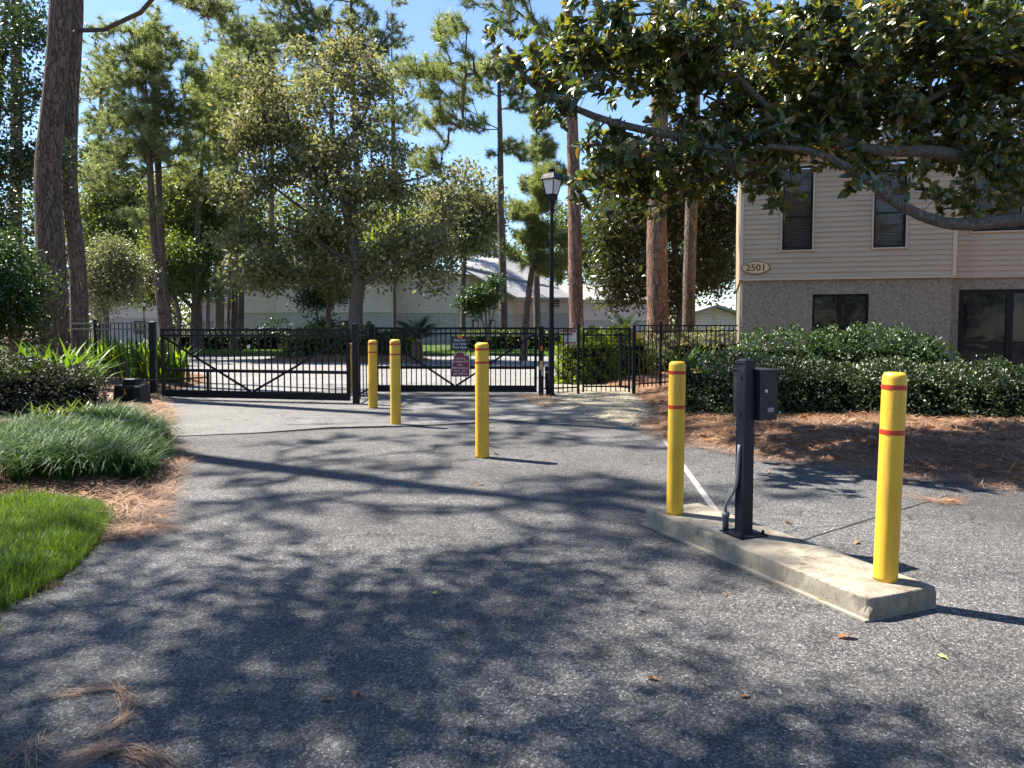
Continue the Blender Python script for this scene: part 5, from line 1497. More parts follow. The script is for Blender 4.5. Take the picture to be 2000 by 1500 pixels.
# --- left: two tall trunks close to the fence
pine_tree('pine_tree', 'thick leaning pine trunk, front one of the pair at far left',
    TP(17.0, [(107, 700), (104, 600), (100, 500), (93, 350), (100, 250), (111, 130), (119, 0), (124, -100), (140, -420), (150, -900), (150, -1300)]), [0.32, 0.315, 0.31, 0.285, 0.26, 0.235, 0.222, 0.215, 0.18, 0.12, 0.05],
    lumpy(17.0, [(150, -620, 300, 130), (20, -800, 260, 130), (320, -780, 260, 130), (150, -1050, 250, 150)], 80, 50, 31, 0.5), 560, 46, 0.25, 0.012, 'needle', 'bark_pine', 51, 'tall pines', start=0.68, sides=28, rtip=0.014, rough=0.02)
pine_tree('pine_tree', 'straight dark pine trunk just behind the thick leaning one at far left',
    TP(21.0, [(156, 700), (155, 600), (150, 500), (139, 400), (136, 330), (139, 200), (147, 60), (150, -60), (160, -500), (170, -1000)]), [0.25, 0.235, 0.225, 0.21, 0.198, 0.19, 0.185, 0.18, 0.14, 0.05],
    PB(21.0, [(170, -700, 260, 140), (60, -900, 200, 120), (300, -900, 220, 140), (180, -1100, 180, 120), ]) + PB(21.0, [(400, 5, 55, 16, -3), (360, -10, 40, 16, -2), (440, 22, 34, 14, -3), (330, -20, 40, 20, -2), (410, 35, 22, 8, -3)] * 60), 800, 46, 0.25, 0.012, 'needle', 'bark_pine', 52, 'tall pines', start=0.6, sides=24, rtip=0.014, rough=0.02)
pine_tree('pine_tree', 'shaded pine trunk at the left edge among dark leaves',
    TP(24.0, [(30, 700), (30, 480), (32, 250), (32, 0), (35, -500), (35, -900)]), [0.20, 0.19, 0.18, 0.16, 0.12, 0.04],
    PB(24.0, [(40, -550, 180, 130), (-40, -750, 160, 120), (120, -780, 150, 110)]), 260, 40, 0.26, 0.014, 'needle', 'bark_pine', 53, 'tall pines', start=0.55, rtip=0.012)
leafy_tree('evergreen_tree', 'dark leafy tree filling the upper left corner', 'tree', TP(20.0, [(-30, 700), (-20, 400), (0, 150), (20, -50)]), [0.16, 0.13, 0.10, 0.04],
    lumpy(20.0, [(40, 60, 90, 70), (-30, 150, 90, 70), (50, 200, 90, 70), (20, 320, 100, 70), (-20, 430, 100, 60), (100, 300, 50, 40), (150, 60, 40, 50, 3)], 75, 24, 18),
    330, 34, 0.13, 'leaf_dark', 'bark_pine', 54, 'left side trees', spread=0.28, template=LEAF4, up=0.2)
leafy_tree('laurel_shrub', 'dense dark green shrub at the left edge before the pine trunks', 'shrub', [(-11.2, 14.6, -0.1), (-11.2, 14.6, 0.8), (-11.1, 14.6, 2.0)], [0.06, 0.05, 0.02],
    PB(14.5, [(20, 560, 75, 75), (-30, 600, 80, 90), (60, 630, 40, 60), (10, 480, 45, 40)], 0.8), 330, 40, 0.085, 'leaf_shrub', 'bark_grey', 55, spread=0.14, template=LEAF4, start=0.2, seg=0.4, rtip=0.003)

# --- pines of the middle distance
mid = 'pines beyond the gates'
pine_tree('pine_tree', 'slim pine left of two standing close together behind the left gate', TP(36.0, [(322, 690), (310, 560), (302, 480), (293, 330), (287, 220), (284, 150)]), [0.21, 0.20, 0.18, 0.16, 0.12, 0.03],
    lumpy(36.0, [(255, 170, 105, 110), (215, 300, 80, 90), (300, 270, 90, 80), (230, 410, 85, 60), (280, 110, 80, 80)], 120, 25, 8), 1344, 39, 0.33, 0.022, 'needle', 'bark_pine', 61, mid, start=0.35, bare=6)
pine_tree('pine_tree', 'taller slim pine right of two standing close together behind the left gate', TP(37.5, [(336, 690), (326, 600), (317, 520), (309, 330), (304, 200), (300, 100), (298, 40)]), [0.23, 0.21, 0.19, 0.17, 0.14, 0.08, 0.02],
    lumpy(37.5, [(300, 90, 105, 70), (360, 150, 100, 100), (250, 120, 80, 70), (385, 270, 75, 100), (320, 230, 90, 80)], 120, 25, 9), 1344, 39, 0.33, 0.022, 'needle_bright', 'bark_pine', 62, mid, start=0.4, bare=8)
pine_tree('pine_tree', 'thin pine trunk between the close pair and the big tree', TP(41.0, [(376, 680), (381, 560), (388, 400), (396, 300), (404, 220)]), [0.16, 0.15, 0.13, 0.10, 0.03],
    lumpy(41.0, [(410, 210, 70, 90), (440, 150, 60, 70), (370, 300, 55, 50), (440, 290, 60, 60), (400, 350, 60, 50)], 85, 24, 10), 912, 37, 0.35, 0.025, 'needle', 'bark_pine', 63, mid, start=0.4, bare=5)
pine_tree('pine_tree', 'pine behind the left half of the big tree', TP(45.0, [(457, 680), (459, 500), (460, 350), (462, 200), (465, 80)]), [0.26, 0.23, 0.2, 0.15, 0.04],
    lumpy(45.0, [(470, 110, 80, 80), (430, 190, 60, 70), (510, 170, 60, 70), (480, 50, 70, 50), (440, 280, 50, 60)], 85, 24, 11), 1008, 36, 0.37, 0.027, 'needle', 'bark_pine', 64, mid, start=0.4)
pine_tree('pine_tree', 'tall pine rising above the top of the big tree', TP(50.0, [(700, 680), (698, 400), (690, 150), (685, 0), (680, -80)]), [0.3, 0.27, 0.2, 0.1, 0.03],
    lumpy(50.0, [(640, 50, 100, 60), (720, 50, 75, 60), (680, -40, 110, 60), (550, 70, 70, 60), (760, 110, 45, 60), (560, -20, 90, 50), (480, 30, 50, 40)], 110, 24, 12), 1600, 36, 0.40, 0.033, 'needle', 'bark_pine', 65, mid, start=0.55)
pine_tree('pine_tree', 'slim open-crowned pine against the blue sky left of the lamp post', TP(48.0, [(984, 690), (982, 540), (978, 400), (977, 280), (975, 180), (973, 110)]), [0.27, 0.25, 0.22, 0.18, 0.12, 0.03],
    PB(48.0, [(930, 240, 32, 20), (905, 200, 25, 18), (985, 130, 40, 30), (1020, 200, 30, 26), (1000, 285, 34, 20), (1035, 300, 28, 18), (950, 130, 30, 26), (960, 300, 18, 10), (940, 170, 30, 20), (1005, 170, 30, 24)]), 600, 39, 0.37, 0.027, 'needle_bright', 'bark_pine', 166, mid, start=0.45, bare=4, climb=2.2)
pine_tree('pine_tree', 'pine trunk right of the lamp post whose crown hangs over the blue gap', TP(24.0, [(1128, 700), (1124, 560), (1122, 420), (1118, 250), (1110, 50), (1100, -200), (1090, -400)]), [0.25, 0.235, 0.22, 0.2, 0.17, 0.12, 0.04],
    lumpy(24.0, [(880, 60, 75, 55, -1), (850, 150, 70, 60, -1), (930, 140, 55, 45, 0), (860, 245, 60, 60, 0), (815, 120, 40, 60, 0), (840, 300, 40, 35, 0)] * 3 + [ (960, 20, 60, 50), (900, -60, 100, 60), (1050, 40, 80, 70), (1040, -100, 120, 90), (1180, -120, 120, 90), (1090, -260, 140, 100), (1060, 150, 60, 60), (1050, 230, 40, 40)], 190, 24, 13), 1536, 41, 0.30, 0.015, 'needle_bright', 'bark_red', 67, mid, start=0.42, sides=18, rtip=0.008, seg=0.6, climb=1.3)
pine_tree('pine_tree', 'young leaning pine with low bright green boughs beside the lamp post', TP(33.0, [(1022, 700), (1030, 600), (1042, 500), (1050, 420), (1055, 340)]), [0.17, 0.16, 0.13, 0.08, 0.02],
    lumpy(33.0, [(1040, 400, 50, 45), (1020, 460, 50, 40), (1080, 450, 45, 50), (1050, 515, 65, 34), (1060, 350, 35, 35)], 60, 20, 14), 1248, 41, 0.35, 0.022, 'needle_bright', 'bark_pine', 68, mid, start=0.35)
pine_tree('pine_tree', 'far dark pine just above the lantern', TP(56.0, [(1050, 680), (1047, 500), (1046, 350), (1048, 240)]), [0.28, 0.24, 0.18, 0.05],
    PB(56.0, [(1060, 290, 35, 30), (1085, 340, 30, 26), (1030, 360, 24, 20), (1060, 230, 30, 26)]), 576, 34, 0.44, 0.037, 'needle', 'bark_pine', 69, mid, start=0.4)
pine_tree('pine_tree', 'thick reddish pine trunk rising behind the right fence', TP(24.5, [(1285, 700), (1284, 600), (1283, 470), (1284, 350), (1290, 150), (1300, -200), (1305, -600)]), [0.40, 0.365, 0.34, 0.32, 0.28, 0.2, 0.06],
    PB(24.5, [(1300, -350, 230, 120), (1150, -480, 160, 100), (1450, -450, 180, 110), (1310, -600, 180, 110)]), 1008, 37, 0.31, 0.018, 'needle', 'bark_red', 70, mid, start=0.6, sides=26, rtip=0.012, rough=0.02)
pine_tree('pine_tree', 'slimmer pine trunk right of the thick reddish one', TP(26.0, [(1345, 700), (1346, 560), (1350, 420), (1354, 330), (1360, 100), (1370, -250), (1375, -500)]), [0.24, 0.225, 0.215, 0.21, 0.17, 0.12, 0.04],
    PB(26.0, [(1400, -300, 150, 90), (1520, -380, 120, 80), (1380, -450, 150, 80)]), 720, 37, 0.31, 0.018, 'needle', 'bark_pine', 71, mid, start=0.6, sides=20, rtip=0.012, rough=0.02)
for k, (px, d_, w) in enumerate([(405, 52, .17), (424, 55, .2), (432, 58, .2), (470, 47, .24), (446, 60, .17)]):
    pine_tree('pine_tree', ['thin trunk first in the row of dark trunks left of the big tree', 'dark trunk second in the row left of the big tree', 'dark trunk third in the row left of the big tree', 'thickest dark trunk in the row beside the long building', 'faint far trunk last in the row left of the big tree'][k],
        TP(float(d_), [(px, 680), (px + 2, 500), (px + 4, 300), (px + 6, 180)]), [w, w * .85, w * .6, 0.03],
        PB(float(d_), [(px + 5, 230, 40, 40), (px - 20, 170, 35, 30), (px + 30, 180, 35, 35)]), 360, 30, 0.44, 0.037, 'needle', 'bark_pine', 72 + k, mid, start=0.5)

pine_tree('pine_tree', 'light green pine crown between the leaning left trunks and the slim pair', TP(47.0, [(190, 690), (192, 500), (195, 300), (198, 130)]), [0.22, 0.2, 0.15, 0.04],
    lumpy(47.0, [(195, 170, 45, 70), (215, 260, 55, 80), (180, 340, 45, 60), (230, 400, 50, 50)], 70, 24, 15), 800, 40, 0.36, 0.026, 'needle_bright', 'bark_pine', 78, mid, start=0.35)
pine_tree('pine_tree', 'far pine filling the sky left of the big tree top', TP(72.0, [(530, 680), (530, 450), (532, 250), (535, 30)]), [0.28, 0.25, 0.2, 0.05],
    lumpy(72.0, [(535, 60, 60, 50), (500, 130, 60, 70), (570, 130, 60, 70), (530, 220, 70, 70), (450, 60, 50, 40)], 80, 24, 16), 820, 38, 0.42, 0.034, 'needle', 'bark_pine', 79, mid, start=0.35)
pine_tree('pine_tree', 'far pine filling the sky right of the big tree top', TP(72.0, [(770, 680), (770, 450), (768, 250), (765, 90)]), [0.28, 0.25, 0.2, 0.05],
    lumpy(72.0, [(765, 130, 40, 50), (790, 220, 45, 60), (750, 260, 60, 60), (810, 300, 40, 40)], 60, 22, 17), 620, 38, 0.42, 0.034, 'needle_bright', 'bark_pine', 80, mid, start=0.35)

# --- understorey
und = 'understorey trees beyond the gates'
leafy_tree('understorey_tree', 'bright yellow-green tree with forked trunks behind the left gate', 'tree', TP(43.0, [(388, 690), (385, 600), (380, 540), (368, 470), (360, 390)]), [0.28, 0.24, 0.2, 0.14, 0.05],
    PB(43.0, [(380, 400, 70, 60), (330, 450, 50, 50), (420, 470, 45, 60), (360, 520, 60, 40), (410, 560, 45, 25), (330, 360, 45, 40), (430, 380, 40, 50)]), 930, 44, 0.17, 'leaf_soft', 'bark_pine', 81, und, spread=0.4, template=LEAF4,
    extra_roots=[([at(386, 600, 43), at(400, 540, 43), at(410, 470, 43)], 0.14), ([at(384, 610, 43), at(350, 570, 42.5), at(335, 520, 42.5)], 0.13)])
leafy_tree('understorey_tree', 'light green leafy tree behind the leaning left trunks', 'tree', TP(46.0, [(205, 690), (208, 600), (212, 520), (220, 420)]), [0.2, 0.17, 0.13, 0.04],
    PB(46.0, [(215, 400, 55, 50), (180, 450, 45, 60), (250, 450, 60, 55), (200, 330, 45, 40), (270, 380, 50, 40), (240, 520, 60, 35), (290, 470, 40, 50)]), 840, 41, 0.18, 'leaf_soft', 'bark_pine', 82, und, spread=0.42, template=LEAF4)
leafy_tree('understorey_tree', 'grey-green small tree just right of the leaning left trunks', 'tree', TP(30.0, [(208, 690), (207, 630), (200, 580), (205, 530)]), [0.09, 0.08, 0.06, 0.03],
    PB(30.0, [(200, 530, 45, 40), (230, 560, 45, 35), (185, 570, 30, 30), (215, 490, 35, 30), (250, 520, 35, 30), (190, 605, 30, 14)]), 510, 44, 0.10, 'leaf_grey', 'bark_grey', 83, und, spread=0.26, template=LEAF4, rtip=0.005)
leafy_tree('understorey_tree', 'dark tree between the slim pines and the bright forked tree', 'tree', TP(40.0, [(346, 690), (350, 620), (335, 560), (330, 520)]), [0.15, 0.13, 0.1, 0.04],
    PB(40.0, [(330, 560, 45, 30), (300, 520, 35, 40), (345, 500, 40, 40), (280, 570, 30, 25)]), 390, 41, 0.15, 'leaf_mid', 'bark_pine', 84, und, spread=0.35, template=LEAF4)
leafy_tree('small_tree', 'small dark tree left of the big trunk before the long building', 'tree', TP(37.0, [(625, 700), (623, 640), (618, 600), (622, 560)]), [0.07, 0.06, 0.05, 0.02],
    PB(37.0, [(620, 570, 32, 26), (600, 590, 20, 18), (640, 590, 20, 16), (630, 640, 28, 12)]), 195, 39, 0.12, 'leaf_dark', 'bark_grey', 85, und, spread=0.25, template=LEAF4, rtip=0.005)
leafy_tree('small_tree', 'slender bare-stemmed tree trunk close left of the big trunk', 'tree', TP(36.0, [(643, 700), (642, 620), (640, 560), (630, 520)]), [0.14, 0.13, 0.12, 0.05],
    PB(36.0, [(640, 540, 40, 25), (660, 575, 30, 14), (610, 530, 30, 18)]), 165, 39, 0.12, 'leaf_oak', 'bark_pine', 86, und, spread=0.25, template=LEAF4)
leafy_tree('crape_myrtle', 'small vase-shaped multi-stem tree before the ribbed roof building', 'tree', TP(40.0, [(952, 690), (950, 640), (948, 610), (945, 590)]), [0.06, 0.055, 0.045, 0.02],
    lumpy(40.0, [(945, 575, 30, 26), (968, 562, 22, 24), (924, 588, 20, 20), (950, 598, 30, 18)], 26, 11, 20), 270, 36, 0.13, 'leaf_shrub', 'bark_grey', 87, und, spread=0.22, template=LEAF4, rtip=0.005,
    extra_roots=[([at(951, 660, 40), at(940, 620, 40), at(928, 590, 40)], 0.045), ([at(952, 660, 40), at(962, 620, 40), at(970, 580, 40)], 0.045), ([at(952, 660, 40), at(956, 620, 39.6), at(955, 580, 39.6)], 0.04)])
leafy_tree('magnolia_tree', 'dense dark magnolia behind the two right pine trunks', 'magnolia tree', TP(30.0, [(1330, 700), (1330, 620), (1320, 500), (1310, 380), (1300, 300)]), [0.26, 0.22, 0.18, 0.1, 0.03],
    PB(30.0, [(1230, 430, 75, 65), (1190, 510, 45, 55), (1320, 400, 90, 70), (1400, 440, 50, 70), (1260, 540, 75, 45), (1370, 530, 60, 45), (1200, 580, 35, 30), (1250, 330, 80, 50), (1380, 330, 80, 50), (1310, 590, 40, 25)]),
    1275, 33, 0.20, 'leaf_magnolia_far', 'bark_grey', 88, spread=0.34, template=LEAF4, wide=0.8)
leafy_tree('understorey_tree', 'yellowish tree low between the big tree and the slim sky pine', 'tree', TP(52.0, [(905, 690), (905, 560), (910, 480), (915, 420)]), [0.2, 0.17, 0.12, 0.04],
    PB(52.0, [(900, 400, 45, 35), (940, 430, 45, 40), (870, 430, 40, 40), (960, 395, 30, 25), (910, 470, 50, 25), (860, 380, 30, 25)]), 630, 33, 0.22, 'leaf_oak', 'bark_pine', 89, und, spread=0.45, template=LEAF4)
leafy_tree('understorey_tree', 'bright green tree showing through under the big crown', 'tree', TP(74.0, [(800, 690), (800, 560), (805, 500), (810, 440)]), [0.2, 0.17, 0.12, 0.04],
    PB(74.0, [(810, 440, 60, 35), (850, 470, 45, 30), (760, 470, 50, 30), (820, 390, 45, 35)]), 540, 33, 0.22, 'leaf_bright', 'bark_pine', 90, und, spread=0.45, template=LEAF4)
# far trees closing the view
far = 'far trees behind the buildings'
FT = [(90, 78, 'leaf_mid', 430, 200, 'far green tree behind the leaning left trunks'), (260, 82, 'leaf_soft', 400, 130, 'far bright tree behind the slim pair of pines'), (420, 86, 'leaf_bright', 390, 110, 'far green tree behind the row of dark trunks'),
      (560, 84, 'leaf_soft', 410, 130, 'far green tree behind the left end of the long building'), (720, 88, 'leaf_mid', 420, 120, 'far green tree behind the long building'), (880, 90, 'leaf_oak', 450, 60, 'far olive tree behind the ribbed roof'),
      (1090, 92, 'leaf_mid', 450, 90, 'far green tree right of the lamp post'), (1200, 88, 'leaf_dark', 440, 120, 'far dark tree behind the dense magnolia'), (1340, 90, 'leaf_mid', 430, 140, 'far green tree behind the right pine trunks'), (1450, 85, 'leaf_dark', 440, 130, 'far dark tree behind the building corner'), (-60, 70, 'leaf_dark', 420, 220, 'far dark tree beyond the left edge')]
for k, (px, d_, mt, py, ry, lab) in enumerate(FT):
    leafy_tree('far_tree', lab, 'tree', TP(float(d_), [(px, 680), (px, 560), (px + 5, py)]), [0.3, 0.25, 0.1],
        PB(float(d_), [(px, py + ry * 0.3, 75, ry * 0.55), (px - 55, py + ry * 0.6, 55, ry * 0.45), (px + 55, py + ry * 0.55, 55, ry * 0.5), (px + 15, py - ry * 0.2, 50, ry * 0.4)]), 420, 22, 0.42, mt, 'bark_pine', 100 + k, far, spread=0.75, template=LEAF4, rtip=0.015, seg=1.5)
for k, (px, d_, top, lab) in enumerate([(940, 95, 440, 'tiny far pine in the gap above the ribbed roof'), (965, 100, 430, 'tiny far pine next to the slim sky pine'), (905, 105, 455, 'tiny far pine just left in the gap above the ribbed roof')]):
    pine_tree('pine_tree', lab, TP(float(d_), [(px, 660), (px, 560), (px + 2, top)]), [0.22, 0.18, 0.05], PB(float(d_), [(px, top + 10, 18, 14), (px - 10, top + 30, 14, 10), (px + 12, top + 35, 14, 10)]), 135, 45, 0.5, 0.062, 'needle', 'bark_pine', 120 + k, far, start=0.5)

# the wood that closes the view far behind reads as one mass
rng = np.random.default_rng(140)
nb = 260
wx = rng.uniform(-105, 105, nb); wy = rng.uniform(112, 135, nb)
wh = 7.5 + 2.5 * np.sin(wx * 0.13) + 2.0 * np.sin(wx * 0.31 + 1) + rng.uniform(-1, 1.5, nb)
pts = []
for x, y, h in zip(wx, wy, wh):
    k = 95
    u = rnd_unit(rng, k) * (0.5 + 0.5 * rng.random(k))[:, None]
    pts.append(np.array([x, y, h * 0.5]) + u * np.array([3.6, 3.0, h * 0.55]))
pts = np.concatenate(pts); n = len(pts)
mb = MB(); scatter(mb, LEAF4, pts, rnd_unit(rng, n), unit(rng.normal(size=(n, 3)) + [0, 0, 0.5]), rng.uniform(0.6, 1.2, n))
tag(make('far_wood', mb, M['far_wood']), 'distant green wood closing the view behind the buildings', 'wood', kind='stuff')

# --- trees standing left of the picture: they shade the driveway
shade = 'tall trees left of the driveway'
pine_tree('pine_tree', 'tall pine left of the picture whose trunk shadow crosses the driveway', [(-11.3, 12.45, -0.2), (-11.2, 12.45, 5), (-11.0, 12.5, 11), (-11.1, 12.5, 17), (-11, 12.5, 21)], [0.27, 0.25, 0.22, 0.16, 0.04],
    clumps([[-11, 12.5, 16, 4.2, 3.6, 1.6], [-9.0, 11.5, 17.5, 3.2, 2.8, 1.3], [-13, 13.6, 18, 3.0, 2.8, 1.3], [-11, 12.5, 20, 2.4, 2.4, 1.4], [-9.5, 14, 14.5, 2.2, 2.0, .8]], 70, 0.5, 1, 0.45), 440, 46, 0.26, 0.013, 'needle', 'bark_pine', 131, shade, start=0.55, rtip=0.016)
pine_tree('pine_tree', 'tall pine left of the lawn outside the picture', [(-13.5, 7.5, -0.2), (-13.4, 7.5, 7), (-13.2, 7.6, 14), (-13.2, 7.6, 21)], [0.28, 0.25, 0.2, 0.05],
    clumps([[-13.2, 7.6, 15.5, 3.4, 3.4, 1.8], [-11.4, 6.8, 17.5, 2.6, 2.6, 1.5], [-14.8, 8.4, 18, 2.4, 2.4, 1.5], [-13, 7.6, 20, 2.2, 2.2, 1.4]], 38, 0.7, 2), 360, 46, 0.26, 0.013, 'needle', 'bark_pine', 132, shade, start=0.55, rtip=0.016)
leafy_tree('oak_tree', 'spreading oak over the lawn left of the picture', 'oak tree', [(-8.8, 5.6, -0.2), (-8.7, 5.6, 2.5), (-8.3, 5.7, 5), (-8.0, 5.8, 8), (-7.8, 5.8, 12)], [0.33, 0.29, 0.25, 0.16, 0.04],
    clumps([[-7.2, 6.4, 10, 3.2, 2.6, 1.6], [-8.8, 5.2, 10.4, 2.8, 2.4, 1.5], [-6.2, 5.0, 10.0, 2.4, 2.0, 1.2], [-8.2, 5.6, 12, 2.6, 2.6, 1.4], [-5.6, 4.4, 9.2, 1.8, 1.6, 1.0], [-5.0, 5.5, 10.0, 1.9, 1.1, 1.0]], 78, 0.52, 3), 450, 34, 0.13, 'leaf_oak', 'bark_grey', 133, shade, spread=0.34, template=LEAF4, rtip=0.010)

# trees on the far side of the street behind the camera, mirrored in the windows
for k, (x, y, lab) in enumerate([(3.5, -15, 'round street tree behind the camera, left of the three mirrored in the windows'), (11, -13, 'round street tree behind the camera, middle of the three mirrored in the windows'), (18, -12, 'round street tree behind the camera, right of the three mirrored in the windows')]):
    leafy_tree('street_tree', lab, 'tree', [(x, y, -0.2), (x, y, 2), (x + .2, y, 4), (x, y, 8)], [0.25, 0.22, 0.17, 0.05],
        [[x, y, 4.2, 3.4, 3.0, 2.4], [x + 1.5, y, 7, 2.6, 2.6, 2.2], [x - 1.6, y, 6.5, 2.6, 2.6, 2.2], [x, y, 1.2, 3.6, 1.2, 1.1]], 420, 30, 0.22, 'leaf_mid', 'bark_grey', 141 + k, 'street trees behind the camera', spread=0.45, template=LEAF4)

# ------------------------------------------------------------------ hedges
def hedge(name, label, boxes, n, size, mat, seed, group=None, soft=0.25, cat='hedge', lumps=0.06, template=LEAFQ, core=True, h_in=0.10):
    """boxes: (cx, cy, hx, hy, height, rot) rounded boxes; leaves clothe the surface"""
    rng = np.random.default_rng(seed)
    c0 = boxes[0]
    t = thing(name, label, cat, (c0[0], c0[1], 0), group)
    lf, cr = MB(), MB()
    area = np.array([b[2] * b[3] + b[4] * (b[2] + b[3]) for b in boxes]); area /= area.sum()
    for (cx, cy, hx, hy, h, rot), f in zip(boxes, area):
        k = int(n * f)
        u = rnd_unit(rng, k); u[:, 2] = np.abs(u[:, 2]) * 1.0
        e = 2.0 / (0.5 + soft * 3)
        pw = 4.5 - soft * 4
        s = 1.0 / (np.abs(u[:, 0]) ** pw + np.abs(u[:, 1]) ** pw + np.abs(u[:, 2]) ** pw) ** (1 / pw)
        S = u * s[:, None]
        # stretch low points down to the ground so the sides stand straight
        L = np.stack([S[:, 0] * hx, S[:, 1] * hy, S[:, 2] * h], 1)
        low = rng.random(k) < 0.45
        L[low, 2] *= rng.random(low.sum())
        lump = lumps * (np.sin(L[:, 0] * 7 + seed) * np.sin(L[:, 1] * 6 + 1) + np.sin(L[:, 0] * 15 + L[:, 2] * 13))
        nrm = unit(S ** 3 + 1e-6)
        shoot = np.where(rng.random(k) < 0.02, rng.random(k) * 0.13, 0)      # stray shoots
        L = L + nrm * (lump - rng.random(k) ** 2 * h_in + 0.02 + shoot)[:, None]
        c, s_ = math.cos(rot), math.sin(rot)
        Rm = np.array([[c, s_, 0], [-s_, c, 0], [0, 0, 1.0]])
        W = L @ Rm + [cx, cy, 0]; nr = nrm @ Rm
        A = unit(nr * 0.7 + rnd_unit(rng, k) * 0.9 + [0, 0, 0.3]); Nm = unit(nr + rng.normal(size=(k, 3)) * 0.5 + [0, 0, 0.5])
        W[:, 2] = np.maximum(W[:, 2], 0.03)
        scatter(lf, template, W, A, Nm, size * rng.uniform(0.45, 1.4, k))
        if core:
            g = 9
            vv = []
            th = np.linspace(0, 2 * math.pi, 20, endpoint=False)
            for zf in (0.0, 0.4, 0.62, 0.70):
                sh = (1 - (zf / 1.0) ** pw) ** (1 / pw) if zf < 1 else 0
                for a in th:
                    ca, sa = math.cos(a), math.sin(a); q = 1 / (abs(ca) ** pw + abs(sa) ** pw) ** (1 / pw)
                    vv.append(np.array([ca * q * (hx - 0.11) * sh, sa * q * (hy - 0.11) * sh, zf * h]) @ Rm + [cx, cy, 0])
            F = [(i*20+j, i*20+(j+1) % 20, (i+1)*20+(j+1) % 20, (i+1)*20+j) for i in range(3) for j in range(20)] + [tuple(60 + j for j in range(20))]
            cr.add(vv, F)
    make('foliage', lf, M[mat], t)
    if core: make('dark_filler', cr, M['core'], t, smooth=True)  # added dark shell that blocks sight through the leaves, in place of inner shade
    return t
hx = lambda px, d: at(px, 700, d)[0]
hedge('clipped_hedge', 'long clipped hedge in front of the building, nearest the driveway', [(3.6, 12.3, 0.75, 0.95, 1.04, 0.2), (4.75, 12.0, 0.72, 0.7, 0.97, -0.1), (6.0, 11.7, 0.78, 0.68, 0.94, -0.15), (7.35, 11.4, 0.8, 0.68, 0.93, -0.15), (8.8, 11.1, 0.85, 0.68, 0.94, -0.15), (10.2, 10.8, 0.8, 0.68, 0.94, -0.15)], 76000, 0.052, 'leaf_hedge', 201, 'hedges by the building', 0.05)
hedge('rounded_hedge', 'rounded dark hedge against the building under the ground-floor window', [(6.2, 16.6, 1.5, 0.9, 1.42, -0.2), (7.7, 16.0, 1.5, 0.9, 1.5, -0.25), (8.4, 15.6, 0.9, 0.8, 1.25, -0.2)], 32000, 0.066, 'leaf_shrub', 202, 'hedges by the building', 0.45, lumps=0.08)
hedge('clipped_hedge', 'dark purple-green clipped shrub mound at the left edge', [(-8.3, 11.9, 1.15, 0.75, 1.02, 0.1), (-7.25, 12.0, 0.55, 0.6, 0.85, 0.2)], 24000, 0.045, 'leaf_hedge_dark', 203, None, 0.3)
hedge('low_hedge', 'dark low hedge along the far side of the inner road, left', [(-17.5, 46.5, 4.5, 0.9, 1.25, 0), (-10.0, 46.5, 4.0, 0.9, 1.2, 0)], 9000, 0.14, 'leaf_hedge', 204, 'hedges beyond the gates', 0.25)
hedge('round_shrub', 'lit variegated shrub mound on the island left of the big trunk', [(-9.2, 34.2, 1.3, 0.9, 1.35, 0), (-7.2, 34.4, 1.1, 0.9, 1.5, 0)], 10000, 0.14, 'leaf_soft', 205, 'hedges beyond the gates', 0.45, lumps=0.16)
hedge('round_shrub', 'shrub mound on the island right of the big trunk', [(-5.4, 34.6, 1.0, 0.8, 1.25, 0)], 9000, 0.11, 'leaf_mid', 206, 'hedges beyond the gates', 0.4)
hedge('round_shrub', 'bright yellow-green shrub behind the short fence and pedestrian gate', [(2.0, 20.3, 0.75, 0.6, 1.35, 0.1), (3.1, 21.2, 0.85, 0.7, 1.42, 0.1)], 14000, 0.085, 'leaf_bright', 207, 'hedges beyond the gates', 0.4, lumps=0.1)
hedge('low_hedge', 'low shrubs behind the right fence below the pine trunks', [(5.0, 24.5, 1.2, 0.7, 1.3, 0.1), (6.8, 25, 1.2, 0.7, 1.35, 0.1), (4.3, 22.6, 0.6, 0.6, 0.95, 0)], 10000, 0.11, 'leaf_oak', 208, 'hedges beyond the gates', 0.4, lumps=0.1)
hedge('low_hedge', 'low hedge before the ribbed roof building, right of the gates', [(-0.5, 47, 3.2, 0.9, 1.3, 0), (5.5, 48, 3.0, 0.9, 1.3, 0)], 6000, 0.14, 'leaf_mid', 209, 'hedges beyond the gates', 0.3)
hedge('foundation_shrub', 'small dark shrub before the left part of the long building', [(-17.5, 55, 1.2, 0.8, 2.0, 0), (-14, 55.5, 0.8, 0.8, 1.7, 0)], 2500, 0.16, 'leaf_dark', 210, 'hedges beyond the gates', 0.45, lumps=0.15)

